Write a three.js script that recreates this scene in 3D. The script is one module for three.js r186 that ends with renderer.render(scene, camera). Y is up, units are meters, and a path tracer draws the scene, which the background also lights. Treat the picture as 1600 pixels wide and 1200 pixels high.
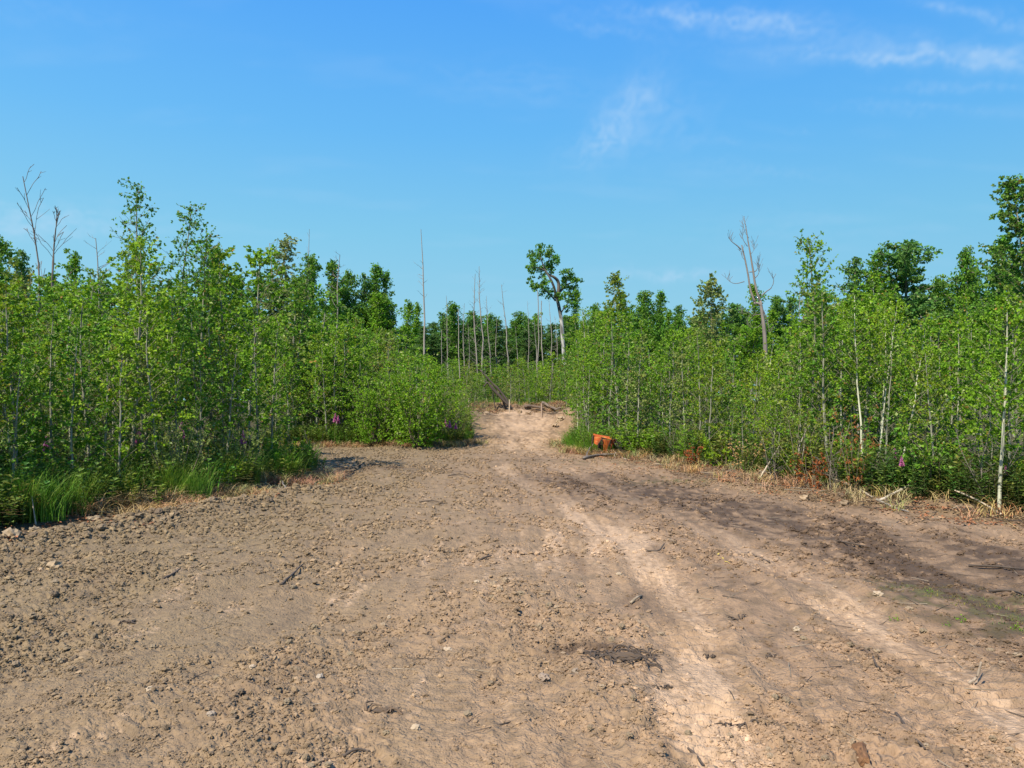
import * as THREE from 'three';
import { createNoise2D } from 'simplex-noise';
import { mergeGeometries } from 'three/addons/utils/BufferGeometryUtils.js';

// ───────────────────────── camera, sky, sun, exposure ─────────────────────────
const scene = new THREE.Scene();
const EYE = 1.65, F = 1209, HORIZON = 625;                       // photograph: 1600 x 1200, focal length in its pixels
const camera = new THREE.PerspectiveCamera(2 * Math.atan(600 / F) * 180 / Math.PI, 4 / 3, 0.1, 3000);
camera.position.set(0, EYE, 0);
const PITCH = Math.atan((HORIZON - 600) / F);
camera.rotation.x = PITCH;
camera.updateMatrixWorld(true);

const SUN = new THREE.Vector3(-0.48, 0.96, 0.58).normalize();     // direction towards the sun
const sun = new THREE.DirectionalLight(new THREE.Color(1, 0.90, 0.74), 5);
sun.name = 'sun'; sun.position.copy(SUN).multiplyScalar(120); sun.castShadow = true;
Object.assign(sun.shadow.camera, { left: -80, right: 80, top: 80, bottom: -80, near: 1, far: 300 });
sun.shadow.mapSize.set(4096, 4096); sun.shadow.radius = 1;
scene.add(sun, sun.target);

const renderer = new THREE.WebGLRenderer({ antialias: true });
renderer.toneMapping = THREE.LinearToneMapping;
renderer.toneMappingExposure = 1.6;
renderer.shadowMap.enabled = true;

// ───────────────────────── helpers ─────────────────────────
function rng(seed) { let s = seed >>> 0; return () => { s = (s + 0x6d2b79f5) | 0; let t = Math.imul(s ^ (s >>> 15), 1 | s); t = (t + Math.imul(t ^ (t >>> 7), 61 | t)) ^ t; return ((t ^ (t >>> 14)) >>> 0) / 4294967296; }; }
const N1 = createNoise2D(rng(11)), N2 = createNoise2D(rng(23)), N3 = createNoise2D(rng(37)), N4 = createNoise2D(rng(51));
const clamp = (x, a = 0, b = 1) => Math.min(b, Math.max(a, x)), mix = (a, b, t) => a + (b - a) * t;
const sstep = (a, b, x) => { const t = clamp((x - a) / (b - a)); return t * t * (3 - 2 * t); };
const lerp3 = (a, b, t) => [mix(a[0], b[0], t), mix(a[1], b[1], t), mix(a[2], b[2], t)];
const lin = (r, g, b) => [r, g, b].map((c) => { c /= 255; return c <= 0.04045 ? c / 12.92 : ((c + 0.055) / 1.055) ** 2.4; });
const fbm = (N, x, y, o = 4) => { let s = 0, a = 0.5; for (let i = 0; i < o; i++) { s += a * N(x, y); x = x * 2.03 + 7.1; y = y * 2.03 - 3.7; a *= 0.5; } return s; };
const curve = (pts, t) => { if (t <= pts[0][0]) return pts[0][1]; for (let i = 1; i < pts.length; i++) if (t <= pts[i][0]) { const k = (t - pts[i - 1][0]) / (pts[i][0] - pts[i - 1][0]); return mix(pts[i - 1][1], pts[i][1], k * k * (3 - 2 * k)); } return pts[pts.length - 1][1]; };

// ray of a photograph pixel; the point on it that lies d metres ahead
function ray(px, py) { const v = new THREE.Vector3((px - 800) / F, (600 - py) / F, -1); return v.applyEuler(camera.rotation); }
function at(px, py, d) { const v = ray(px, py); return new THREE.Vector3(0, EYE, 0).addScaledVector(v, d / -v.z); }

// ───────────────────────── sky (air and thin cirrus) ─────────────────────────
{
  const W = 2048, Hh = 1024, data = new Float32Array(W * Hh * 4);
  const stops = [[-90, lin(150, 200, 222)], [0, lin(166, 214, 228)], [6, lin(150, 208, 233)], [12, lin(130, 200, 236)], [19, lin(104, 184, 244)], [28, lin(80, 164, 246)], [45, lin(62, 142, 236)], [90, lin(46, 118, 216)]];
  const skyAt = (e) => { for (let i = 1; i < stops.length; i++) if (e <= stops[i][0]) return lerp3(stops[i - 1][1], stops[i][1], (e - stops[i - 1][0]) / (stops[i][0] - stops[i - 1][0])); return stops[7][1]; };
  // cirrus wisps: centre (photo px), half length, half width (px), tilt, strength
  const wisps = [
    [980, 180, 72, 26, -1.0, 0.19], [935, 222, 52, 24, -0.45, 0.2], [1035, 185, 70, 50, -0.3, 0.09], [990, 160, 50, 30, -1.2, 0.1],
    [1130, 30, 165, 16, 0.06, 0.26], [1200, 40, 80, 18, -0.05, 0.18], [950, 46, 80, 9, 0.18, 0.13], [1060, 22, 60, 10, 0.2, 0.12],
    [1460, 90, 230, 14, 0.03, 0.3], [1560, 90, 150, 22, 0.12, 0.2], [1400, 70, 150, 8, 0.1, 0.12], [1370, 88, 90, 10, 0.12, 0.12], [1540, 26, 90, 12, 0.24, 0.22], [1480, 12, 40, 6, 0.2, 0.2],
    [1510, 138, 110, 7, 0.02, 0.16], [1450, 170, 130, 8, 0.04, 0.10], [1100, 222, 90, 7, 0.03, 0.07], [1242, 201, 22, 4, 0, 0.10], [820, 130, 150, 30, 0.1, 0.06],
    [30, 345, 150, 22, -0.03, 0.30], [165, 362, 70, 7, 0.02, 0.18], [1065, 430, 80, 9, 0, 0.30], [1190, 268, 110, 12, 0.08, 0.08], [1230, 360, 170, 40, 0, 0.05], [60, 20, 160, 20, 0.1, 0.05],
  ];
  const inv = new THREE.Euler(-PITCH, 0, 0), v = new THREE.Vector3();
  for (let j = 0; j < Hh; j++) {
    const up = ((j + 0.5) / Hh - 0.5) * Math.PI, e = up * 180 / Math.PI;
    for (let i = 0; i < W; i++) {
      const az = ((i + 0.5) / W - 0.5) * 2 * Math.PI;
      v.set(Math.cos(az) * Math.cos(up), Math.sin(up), Math.sin(az) * Math.cos(up));
      const c = v.dot(SUN);
      let col = skyAt(e).slice();
      const glow = 0.06 * Math.pow(clamp(c * 0.5 + 0.5), 3) + 0.16 * Math.pow(Math.max(c, 0), 14);
      const side = -0.05 * v.x;                                                                                        // the air is a little paler towards the sun's side
      col = [col[0] * (1 + side * 2.4) + glow, col[1] * (1 + side * 1.3) + glow * 1.0, col[2] * (1 + side * 0.4) + glow * 0.9];
      if (e > 1) {
        let a = 0;
        const q = v.clone().applyEuler(inv);
        if (q.z < -0.2) {
          const X = 800 + (q.x / -q.z) * F, Y = 600 - (q.y / -q.z) * F;
          if (X > -500 && X < 2100 && Y > -500) {
          const wx = X + 26 * fbm(N1, X / 120, Y / 120, 3), wy = Y + 16 * fbm(N2, X / 90, Y / 60, 3);
          for (const [cx, cy, hl, hw, tl, s] of wisps) {
            const dx = wx - cx, dy = wy - cy, u = (dx * Math.cos(tl) + dy * Math.sin(tl)) / hl, w = (-dx * Math.sin(tl) + dy * Math.cos(tl)) / hw, r = u * u + w * w;
            if (r < 6) a += s * Math.exp(-r * 0.9) * clamp(0.8 + 1.5 * fbm(N3, u * 1.6 + cx, w * 2.4 + u * 0.5, 5), 0.05, 2);
          } }
        }
        const k = 1 / (Math.sin(up) + 0.12), n = fbm(N4, v.x * k * 1.1 + 3, v.z * k * 2.6, 5);
        a += sstep(0.12, 0.6, n) * 0.06;
        a = clamp(a, 0, 0.7);
        col = lerp3(col, lin(196, 224, 250), a);
      }
      const o = (j * W + i) * 4; data[o] = col[0] / 1.6; data[o + 1] = col[1] / 1.6; data[o + 2] = col[2] / 1.6; data[o + 3] = 1;
    }
  }
  const sky = new THREE.DataTexture(data, W, Hh, THREE.RGBAFormat, THREE.FloatType);
  sky.mapping = THREE.EquirectangularReflectionMapping; sky.magFilter = THREE.LinearFilter; sky.needsUpdate = true; sky.name = 'sky';
  scene.background = sky; scene.environment = sky;
}

// ───────────────────────── naming ─────────────────────────
const used = {};
const numbered = (n) => { const k = used[n] ?? 0; used[n] = k + 1; return k ? n + '_' + String(k).padStart(3, '0') : n; };
function tag(o, label, category, group, kind) { o.userData = { label, category }; if (group) o.userData.group = group; if (kind) o.userData.kind = kind; return o; }
function shade(o) { o.traverse((m) => { if (m.isMesh) m.castShadow = m.receiveShadow = true; }); return o; }

// geometry builder: leaves, blades and tapering tubes with a colour at each corner
class GB {
  constructor() { this.p = []; this.c = []; this.i = []; }
  get n() { return this.p.length / 3; }
  v(x, y, z, c) { this.p.push(x, y, z); this.c.push(c[0], c[1], c[2]); return this.p.length / 3 - 1; }
  leaf(o, along, normal, len, wid, c, fold = 0.18) {              // o: stalk end, along: unit vector, normal: unit vector
    const s = SIDE.crossVectors(along, normal);
    const b = this.v(o.x, o.y, o.z, c), mx = o.x + along.x * len * 0.45 + normal.x * wid * fold, my = o.y + along.y * len * 0.45 + normal.y * wid * fold, mz = o.z + along.z * len * 0.45 + normal.z * wid * fold;
    const l = this.v(mx + s.x * wid / 2, my + s.y * wid / 2, mz + s.z * wid / 2, c), r = this.v(mx - s.x * wid / 2, my - s.y * wid / 2, mz - s.z * wid / 2, c);
    const t = this.v(o.x + along.x * len, o.y + along.y * len, o.z + along.z * len, c);
    this.i.push(b, l, t, b, t, r);
  }
  tube(pts, rad, seg, color) {                                     // rad(t), color(t, k)
    const n = pts.length, T = new THREE.Vector3(), A = new THREE.Vector3(), B = new THREE.Vector3(); let first = this.n;
    for (let j = 0; j < n; j++) {
      T.subVectors(pts[Math.min(j + 1, n - 1)], pts[Math.max(j - 1, 0)]).normalize();
      A.set(Math.abs(T.y) > 0.9 ? 1 : 0, Math.abs(T.y) > 0.9 ? 0 : 1, 0).cross(T).normalize(); B.crossVectors(T, A);
      const t = j / (n - 1), r = rad(t);
      for (let k = 0; k < seg; k++) { const a = k / seg * 2 * Math.PI, ca = Math.cos(a) * r, sa = Math.sin(a) * r; this.v(pts[j].x + A.x * ca + B.x * sa, pts[j].y + A.y * ca + B.y * sa, pts[j].z + A.z * ca + B.z * sa, color(t, k)); }
    }
    for (let j = 0; j < n - 1; j++) for (let k = 0; k < seg; k++) { const a = first + j * seg + k, b = first + j * seg + (k + 1) % seg; this.i.push(a, b, a + seg, b, b + seg, a + seg); }
    for (const [e, f] of [[first, 1], [first + (n - 1) * seg, 0]]) for (let k = 1; k < seg - 1; k++) f ? this.i.push(e, e + k + 1, e + k) : this.i.push(e, e + k, e + k + 1);
  }
  build(name, material, parent, smooth) {
    const g = new THREE.BufferGeometry();
    g.setAttribute('position', new THREE.BufferAttribute(new Float32Array(this.p), 3)); g.setAttribute('color', new THREE.BufferAttribute(new Float32Array(this.c), 3));
    g.setIndex(new THREE.BufferAttribute(new Uint32Array(this.i), 1));
    if (smooth) g.computeVertexNormals();
    const m = new THREE.Mesh(g, material); m.name = name; if (parent) parent.add(m); return m;
  }
}
const SIDE = new THREE.Vector3();
const V = (x, y, z) => new THREE.Vector3(x, y, z);
function bend(a, b, n, wob, R) { const pts = [], L = a.distanceTo(b); let ox = 0, oy = 0, oz = 0; for (let k = 0; k <= n; k++) { const t = k / n; if (k && k < n) { ox += (R() - 0.5) * wob * L; oz += (R() - 0.5) * wob * L; oy += (R() - 0.5) * wob * L * 0.4; } const f = 1 - t ** 4; pts.push(V(mix(a.x, b.x, t) + ox * f, mix(a.y, b.y, t) + oy * f, mix(a.z, b.z, t) + oz * f)); } return pts; }
const along = (pts, t) => { const f = clamp(t, 0, 0.9999) * (pts.length - 1), k = Math.floor(f); return pts[k].clone().lerp(pts[k + 1], f - k); };
const sphere = (R, out) => { const z = R() * 2 - 1, a = R() * 6.2832, r = Math.sqrt(1 - z * z); return out.set(r * Math.cos(a), z, r * Math.sin(a)); };

// materials
const leafMat = new THREE.MeshPhysicalMaterial({ vertexColors: true, side: THREE.DoubleSide, roughness: 0.88, transmission: 0.45, thickness: 0, ior: 1.4, specularIntensity: 0.3 }); leafMat.name = 'leaf';
const waxyMat = new THREE.MeshPhysicalMaterial({ vertexColors: true, side: THREE.DoubleSide, roughness: 0.42, specularIntensity: 0.8 }); waxyMat.name = 'waxy leaf';
const barkMat = new THREE.MeshStandardMaterial({ vertexColors: true, roughness: 0.85 }); barkMat.name = 'bark';
const dryMat = new THREE.MeshStandardMaterial({ vertexColors: true, side: THREE.DoubleSide, roughness: 0.9 }); dryMat.name = 'dry grass';

// ───────────────────────── the lie of the land ─────────────────────────
// outline of the bare ground (x, metres ahead)
const CLEAR = [[-11, -20], [-10, 2], [-8.4, 6], [-7.1, 8.6], [-6.6, 9.7], [-6.1, 11], [-5.2, 12.5], [-4.75, 14.5], [-4.3, 16.4], [-4.4, 18], [-7.5, 20.6], [-13, 22.5], [-13, 27], [-7, 27.4], [-3.8, 27.3], [-2.4, 26.6], [-1.55, 28], [-1.6, 31], [-1.9, 36], [-2.0, 41], [-2.1, 45], [-0.6, 46.6], [2.3, 46.2], [3.0, 42], [2.8, 36], [2.1, 30], [1.7, 26.5], [2.1, 24.2], [3.5, 21.8], [4.6, 18.6], [5.2, 15.8], [5.9, 13], [6.7, 10.9], [8.2, 8.8], [10, 5], [12, 0], [12, -20]];
function edge(x, z) {                                              // signed distance to that outline, negative on the bare ground
  const d = -z; let best = 1e9, inside = false;
  for (let i = 0, j = CLEAR.length - 1; i < CLEAR.length; j = i++) {
    const [x0, d0] = CLEAR[j], [x1, d1] = CLEAR[i], ex = x1 - x0, ed = d1 - d0, t = clamp(((x - x0) * ex + (d - d0) * ed) / (ex * ex + ed * ed)), qx = x - x0 - t * ex, qd = d - d0 - t * ed;
    best = Math.min(best, qx * qx + qd * qd);
    if ((d0 > d) !== (d1 > d) && x < x0 + ((d - d0) / (d1 - d0)) * (x1 - x0)) inside = !inside;
  }
  return Math.sqrt(best) * (inside ? -1 : 1);
}
const TRACKS = [                                                   // pressed vehicle tracks: x against metres ahead, half width
  { x: [[1, 0.55], [3.47, 0.98], [6.5, 1.36], [8.9, 1.42], [12.1, 0.75], [19, -0.3], [30, 0.0], [44, 0.3]], w: 0.24 },
  { x: [[1, 2.2], [3.95, 2.62], [6.5, 2.66], [8.9, 2.55], [14.8, 1.75], [21, 0.9], [30, 0.9], [44, 1.2]], w: 0.26 },
  { x: [[1, -0.5], [3.6, -0.35], [6, -0.3], [9, -0.55], [14, -1.3], [18, -2.4], [22, -4.4], [26, -9]], w: 0.2, s: 0.35 },
  { x: [[1, -2.1], [3.6, -1.8], [6, -1.75], [9, -1.9], [14, -2.2], [18, -2.9], [21, -5], [24, -10]], w: 0.2, s: 0.4 },
  { x: [[1, 4.1], [4, 4.2], [8, 4.5], [10.5, 5.0], [13, 4.7], [17, 3.4], [22, 1.9], [30, 1.4]], w: 0.24 },
];
const trackAt = (x, d) => { let k = 0, e = 0, id = 0; for (const t of TRACKS) { const q = Math.abs(x - curve(t.x, d) - 0.05 * N1(d * 0.6, t.w * 90 + id)) / t.w; id += 9; const a = (t.s ?? 1) * (1 - 0.75 * sstep(15, 26, d)); k = Math.max(k, a * (1 - sstep(0.5, 1.4, q))); e = Math.max(e, a * Math.exp(-((q - 1.35) ** 2) * 9)); } return [k, e]; };
const PATCH = (list, x, d) => { let s = 0; for (const [cx, cd, rx, rd, k] of list) { const q = ((x - cx) / rx) ** 2 + ((d - cd) / rd) ** 2; if (q < 2.5) s += k * Math.exp(-q * 1.6); } return s; };
const HUMUS = [[5.2, 7.2, 1.4, 2.6, 0.45], [4.3, 5.0, 0.9, 1.6, 0.4], [2.6, 12.8, 1.8, 2.2, 0.2], [3.6, 6, 0.7, 3, 0.9], [4.4, 8.2, 1.2, 3, 1], [3.2, 11.2, 1.3, 2.4, 1], [2.3, 14.2, 1.7, 2.6, 1.1], [1.2, 16.4, 1.6, 1.8, 0.8], [3.9, 4.2, 0.7, 1.3, 0.7], [1.95, 4.4, 0.28, 2.2, 0.25], [2.0, 7.6, 0.4, 2, 0.35], [-5.9, 10.9, 0.9, 1.0, 1.0], [-6.6, 9.8, 0.8, 0.7, 0.9], [-5.2, 12.9, 0.6, 0.7, 0.6], [-2.9, 18.6, 2.0, 1.3, 0.5], [0.4, 21, 2.6, 1.4, 0.45], [-1.0, 30, 1.6, 0.8, 0.4], [1.0, 33, 1.6, 0.8, 0.35], [0, 38, 1.4, 0.9, 0.3], [0.45, 5.1, 0.35, 0.22, 0.9], [1.35, 5.2, 0.18, 0.12, 0.6], [0.8, 45.9, 2.4, 0.8, 0.9], [5.6, 13.6, 0.9, 2.4, 0.9], [7, 10.8, 1.2, 1.0, 0.8], [4.2, 17.5, 1, 2, 0.7]];
const PALE = [[1.2, 9.6, 0.9, 1.7, 0.7], [0.6, 8.4, 0.8, 1.2, 0.5], [0.9, 4, 0.35, 1.3, 0.5], [2.2, 4.6, 0.5, 1.3, 0.3], [-0.85, 3.5, 0.3, 0.3, 0.6], [-0.9, 7.6, 0.25, 0.7, 0.5], [-1.4, 6.4, 0.22, 0.4, 0.5], [0, 4.4, 0.45, 0.6, 0.3], [0.6, 28, 2, 4, 0.85], [0.3, 36, 2.2, 6, 1.15], [0, 44, 3, 3, 1.0], [2.3, 38, 0.8, 3, 0.6], [5.8, 10.2, 1.6, 0.8, 0.5], [4.6, 14, 0.8, 1.6, 0.35]];
function rise(x, d) { return 0.95 * sstep(25, 46, d) + 0.25 * sstep(46, 90, d); }
function ground(x, z, fine = true) {
  const d = -z, sd = edge(x, z), wild = sstep(-0.25, 0.5, sd);
  let h = rise(x, d) + 0.05 * N1(x * 0.32, d * 0.32) + 0.022 * N2(x * 0.95, d * 0.95);
  h += 0.10 * sstep(0.2, 3, sd) - 0.14 * Math.exp(-((sd + 0.35) ** 2) / 0.30) * sstep(6, 9, d) * (1 - sstep(20, 24, d)) * (x < 0 ? 1 : 0.25);       // a shallow ditch along the edge
  h += 0.12 * Math.exp(-((sd + 1.2) ** 2) / 0.22) * sstep(6.5, 9, d) * (1 - sstep(13, 16, d)) * (x < 0 ? 1 : 0);                           // pushed-up rim of the bare ground
  h += 0.10 * Math.exp(-((sd - 0.35) ** 2) / 0.25) * (0.6 + 0.4 * N3(x * 0.9, d * 0.9) + 0.4 * N1(x * 2.7, d * 2.7)) * sstep(9, 12, d) * (x > 0 ? 1 : 0.5);             // windrow of pushed debris
  h += 0.55 * Math.exp(-((d - 46.3 - 0.6 * N1(x * 0.4, 3)) ** 2) / 0.9) * sstep(-3.6, -2, x) * (1 - sstep(2.6, 4.2, x)) * (0.75 + 0.25 * N2(x * 0.8, 5) + 0.25 * N3(x * 2.3, d * 2));
  h += 0.62 * Math.exp(-(((x - 2.75) / 0.75) ** 2) - ((d - 37) / 2.8) ** 2) + 0.3 * Math.exp(-(((x + 2.1) / 0.6) ** 2) - ((d - 39) / 3) ** 2);
  const [k, e] = d > 0.5 && d < 48 && sd < 0 ? trackAt(x, d) : [0, 0];
  h += -0.016 * k + 0.030 * e * Math.max(0, 0.25 + N3(x * 2.2, d * 1.3)) + (sd < 0 && d < 40 ? mix(0.011, 0.022, sstep(-1.5, 0.5, x)) * fbm(N2, flow(x, d) * 4.2, d * 0.26, 3) : 0);
  if (!fine) return h;
  const loose = clamp(0.55 + 0.55 * N4(x * 0.55 + 4, d * 0.4) + 0.35 * sstep(-1.5, -4, x) + 0.25 * e + 0.5 * Math.exp(-((x - 1.05) ** 2 + (d - 3.7) ** 2) / 0.5), 0.12, 1.3) * (1 - 0.72 * k) * (1 - 0.5 * wild) * sstep(-2, 2, 40 - d);
  const b = Math.abs(N1(x * 2.6, d * 2.6)), c = N2(x * 7.3, d * 7.3), f = N3(x * 15.5, d * 15.5);
  h += loose * (0.032 * (0.45 - b) + 0.019 * c * (0.5 + 0.5 * c) + 0.013 * f + 0.008 * N4(x * 31, d * 31));
  if (k > 0.1) h += k * 0.016 * Math.cos(d * 52 + 4 * N1(x * 2.5, d) + x * 14) * sstep(-0.1, 0.35, N2(x * 0.7 + 9, d * 0.9)) * (1 - sstep(9, 12, d));
  if (x < -2.5 && d > 7 && d < 14) h += 0.03 * Math.max(0, N1(x * 4.1, d * 4.1)) * sstep(-1.9, -1, sd);
  if (d > 27 && d < 48) h += 0.05 * N3(x * 1.6, d * 1.1) * (1 - wild) + 0.035 * N1(x * 3.6, d * 2.2);
  return h;
}
const flow = (x, d) => ((x - 0.3) / (37 - Math.min(d, 33))) * 27;
function soil(x, z, sd) {
  const d = -z, n = fbm(N1, x * 0.8, d * 0.55, 4), n2 = fbm(N2, x * 3.1, d * 3.1, 3), n3 = N3(x * 11, d * 11);
  let c = lerp3([0.262, 0.198, 0.118], [0.40, 0.275, 0.180], sstep(-4.5, 2.5, x + 1.2 * n));             // greyer clay on the left, warmer on the right
  c = lerp3(c, [0.205, 0.150, 0.096], sstep(-0.05, 0.5, n2 + 0.3 * n) * 0.6);
  const [k] = d > 0.5 && d < 48 ? trackAt(x, d) : [0, 0];
  const fl = flow(x, d), st = fbm(N3, fl * 2.1 + 5, d * 0.17, 4), st2 = N1(fl * 8, d * 0.5), sw = 0.55 * fbm(N4, x * 1.7 - d * 0.25, d * 0.5, 3) + 0.55 * st + 0.16 * st2 + 0.2 * n2;                                                     // smears drawn out along the way of travel
  const pale = 0.85 * sstep(0.22, 0.72, PATCH(PALE, x, d) * 0.62 + 0.36 * k * (x < -0.9 || x > 3.4 ? 0.3 : 1) + 0.75 * sw + 0.14 * n3 + 0.12 * N2(x * 19, d * 19));
  c = lerp3(c, [0.60, 0.435, 0.305], pale);
  const dark = clamp(PATCH(HUMUS, x, d) * (0.72 + 0.75 * n2 + 1.1 * sw + 0.25 * n3) + 0.3 * sstep(0.15, 0.55, -sw) * sstep(-1.5, 2.5, x) + 0.2 * sstep(0.2, 0.5, -sw), 0, 1);
  c = lerp3(c, [0.100, 0.064, 0.040], Math.min(1, dark * 1.15) * (1 - 0.3 * k));
  const moss = PATCH([[4.2, 5.9, 0.9, 0.8, 1], [3.4, 6.6, 0.5, 0.6, 0.7], [4.6, 4.8, 0.6, 0.5, 0.7], [3.6, 15.6, 1.3, 0.7, 0.9], [4.6, 14.3, 0.6, 0.7, 0.7], [-4.6, 27.6, 3.5, 0.5, 1], [2.2, 20.5, 1.8, 0.9, 0.5]], x, d) * sstep(-0.1, 0.45, n2 + 0.3 * n3);
  c = lerp3(c, [0.15, 0.16, 0.045], clamp(moss) * 0.75);
  const straw = clamp(Math.exp(-((sd + 0.25) ** 2) / 0.5) * (0.6 + 0.8 * n2)) * sstep(8, 11, d);
  c = lerp3(c, [0.26, 0.175, 0.085], straw * 0.7);
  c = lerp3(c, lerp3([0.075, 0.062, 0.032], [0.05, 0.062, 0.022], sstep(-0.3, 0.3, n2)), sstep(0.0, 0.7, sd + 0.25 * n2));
  const s = 1 + 0.16 * n3 + 0.1 * N4(x * 27, d * 27);
  return [clamp(c[0] * s * 0.665), clamp(c[1] * s * 0.635), clamp(c[2] * s * 0.575)];
}

// fine grain of the soil: crumbs and grit, tiled every 2.3 m
function grainTexture() {
  const S = 1024, colr = new Uint8Array(S * S * 4), hgt = new Uint8Array(S * S * 4), acc = new Float32Array(S * S), R = rng(5);
  const per = (N, i, j, f) => { const a = i / S * 2 * Math.PI, u = i / S, w = j / S, x = u * f, y = w * f; return N(x, y) * (1 - u) * (1 - w) + N(x - f, y) * u * (1 - w) + N(x, y - f) * (1 - u) * w + N(x - f, y - f) * u * w; };
  for (let j = 0; j < S; j++) for (let i = 0; i < S; i++) acc[j * S + i] = 0.30 * per(N1, i, j, 40) + 0.34 * per(N2, i, j, 95) + 0.26 * per(N3, i, j, 210);
  const tone = new Float32Array(S * S);
  for (let q = 0; q < 9000; q++) {                                  // crumbs: little domes pressed into the soil
    const cx = R() * S, cy = R() * S, r = 1.6 + 6 * R() ** 3, e = 0.6 + 0.7 * R(), an = R() * 3, tn = (R() - 0.5) * 0.5, ca = Math.cos(an), sa = Math.sin(an);
    for (let y = Math.floor(-r * 1.4); y <= r * 1.4; y++) for (let x = Math.floor(-r * 1.4); x <= r * 1.4; x++) {
      const u = (x * ca + y * sa) / r, w = (-x * sa + y * ca) / (r * e), s = u * u + w * w; if (s > 1) continue;
      const o = ((Math.floor(cy + y) + S) % S) * S + (Math.floor(cx + x) + S) % S, h = Math.min(0.75, 1.5 * (1 - Math.sqrt(s))) * r * (0.085 + 0.03 * R()) * (1 + 0.35 * u);
      if (h > acc[o] - 0.15) { acc[o] = Math.max(acc[o], h + 0.05); tone[o] = tn; }
    }
  }
  for (let o = 0; o < S * S; o++) {
    const h = clamp(acc[o] * 0.45 + 0.42), t = clamp(0.78 + tone[o] * 0.32 + 0.06 * (R() - 0.5), 0.3, 1);
    hgt[o * 4] = hgt[o * 4 + 1] = hgt[o * 4 + 2] = h * 255; hgt[o * 4 + 3] = 255;
    colr[o * 4] = t * 255; colr[o * 4 + 1] = t * 253; colr[o * 4 + 2] = t * 250; colr[o * 4 + 3] = 255;
  }
  const make = (d) => { const t = new THREE.DataTexture(d, S, S); t.wrapS = t.wrapT = THREE.RepeatWrapping; t.magFilter = THREE.LinearFilter; t.needsUpdate = true; return t; };
  return [make(colr), make(hgt)];
}
const [grainMap, grainBump] = grainTexture();
const soilMat = new THREE.MeshStandardMaterial({ vertexColors: true, map: grainMap, bumpMap: grainBump, bumpScale: 0.026, roughness: 0.96 }); soilMat.name = 'soil';
let terrain;
{
  const us = []; for (let u = -0.86; u <= 0.8601; u += 0.0027) us.push(u);
  for (let k = 0, u = 0.87, s = 0.012; k < 34; k++) { us.push(u); us.unshift(-u); u += s; s *= 1.2; }
  const ds = []; for (let d = 2.4; d < 48; d += Math.min(0.0048 * d * Math.sqrt(d / 4), 0.16)) ds.push(d);
  for (let d = 48.2, s = 0.4; d < 900; d += s, s *= 1.13) ds.push(d);
  for (let d = 2.4, s = 0.05; d > -60; s *= 1.25) { d -= s; ds.unshift(d); }
  const nx = us.length, nz = ds.length, p = new Float32Array(nx * nz * 3), c = new Float32Array(nx * nz * 3), uv = new Float32Array(nx * nz * 2), idx = new Uint32Array((nx - 1) * (nz - 1) * 6);
  let o = 0, q = 0;
  for (const d of ds) for (const u of us) {
    const e = Math.max(Math.abs(u) - 0.87, 0), x = u * (Math.max(d, 2) + 0.6) + Math.sign(u) * e * 14, z = -d, far = Math.abs(x) > 40 || d > 70;
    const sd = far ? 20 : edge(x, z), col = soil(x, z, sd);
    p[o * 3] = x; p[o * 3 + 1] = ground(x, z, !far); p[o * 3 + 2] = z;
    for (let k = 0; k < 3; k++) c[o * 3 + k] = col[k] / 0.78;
    uv[o * 2] = x / 2.3; uv[o * 2 + 1] = z / 2.3; o++;
  }
  for (let j = 0; j < nz - 1; j++) for (let i = 0; i < nx - 1; i++) { const a = j * nx + i, b = a + 1, e = a + nx, f = e + 1; idx[q++] = a; idx[q++] = b; idx[q++] = e; idx[q++] = b; idx[q++] = f; idx[q++] = e; }
  const g = new THREE.BufferGeometry();
  g.setAttribute('position', new THREE.BufferAttribute(p, 3)); g.setAttribute('color', new THREE.BufferAttribute(c, 3)); g.setAttribute('uv', new THREE.BufferAttribute(uv, 2)); g.setIndex(new THREE.BufferAttribute(idx, 1));
  g.computeVertexNormals();
  terrain = new THREE.Mesh(g, soilMat); terrain.name = numbered('ground'); terrain.castShadow = terrain.receiveShadow = true; scene.add(terrain);
  tag(terrain, 'bare bulldozed clay ground with vehicle tracks, running back between the trees', 'ground', null, 'structure');
}
function hit(px, py) {                                             // where the ray of a photograph pixel meets the ground
  const v = ray(px, py); v.multiplyScalar(1 / -v.z); let d = 1.5;
  for (let k = 0; k < 4000; k++) { const y = EYE + v.y * d; if (y <= ground(v.x * d, -d, false)) break; d += 0.004 * d; }
  return V(v.x * d, ground(v.x * d, -d, true), -d);
}
const put = (x, z) => V(x, ground(x, z, false), z);

// ───────────────────────── trees and bushes: prototypes ─────────────────────────
const GREENS = { lime: [0.230, 0.385, 0.018], mid: [0.158, 0.325, 0.016], deep: [0.110, 0.258, 0.024], cool: [0.104, 0.240, 0.044], olive: [0.190, 0.262, 0.020], silver: [0.24, 0.30, 0.09], pine: [0.090, 0.195, 0.038], tan: [0.30, 0.26, 0.04], brown: [0.24, 0.105, 0.035], rust: [0.30, 0.10, 0.030], straw: [0.42, 0.29, 0.12] };
const vary = (c, R, amt = 0.3, pale = 0.05) => { const s = 1 + (R() - 0.5) * 2 * amt, y = (R() - 0.4) * 0.25; if (pale > 0.04 && R() < 0.018) return [0.34 * s, 0.21 * s, 0.05 * s]; return R() < pale ? [0.36 * s, 0.42 * s, 0.16 * s] : [c[0] * s * (1 + y), c[1] * s, c[2] * s * (1 - y * 0.5)]; };
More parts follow.
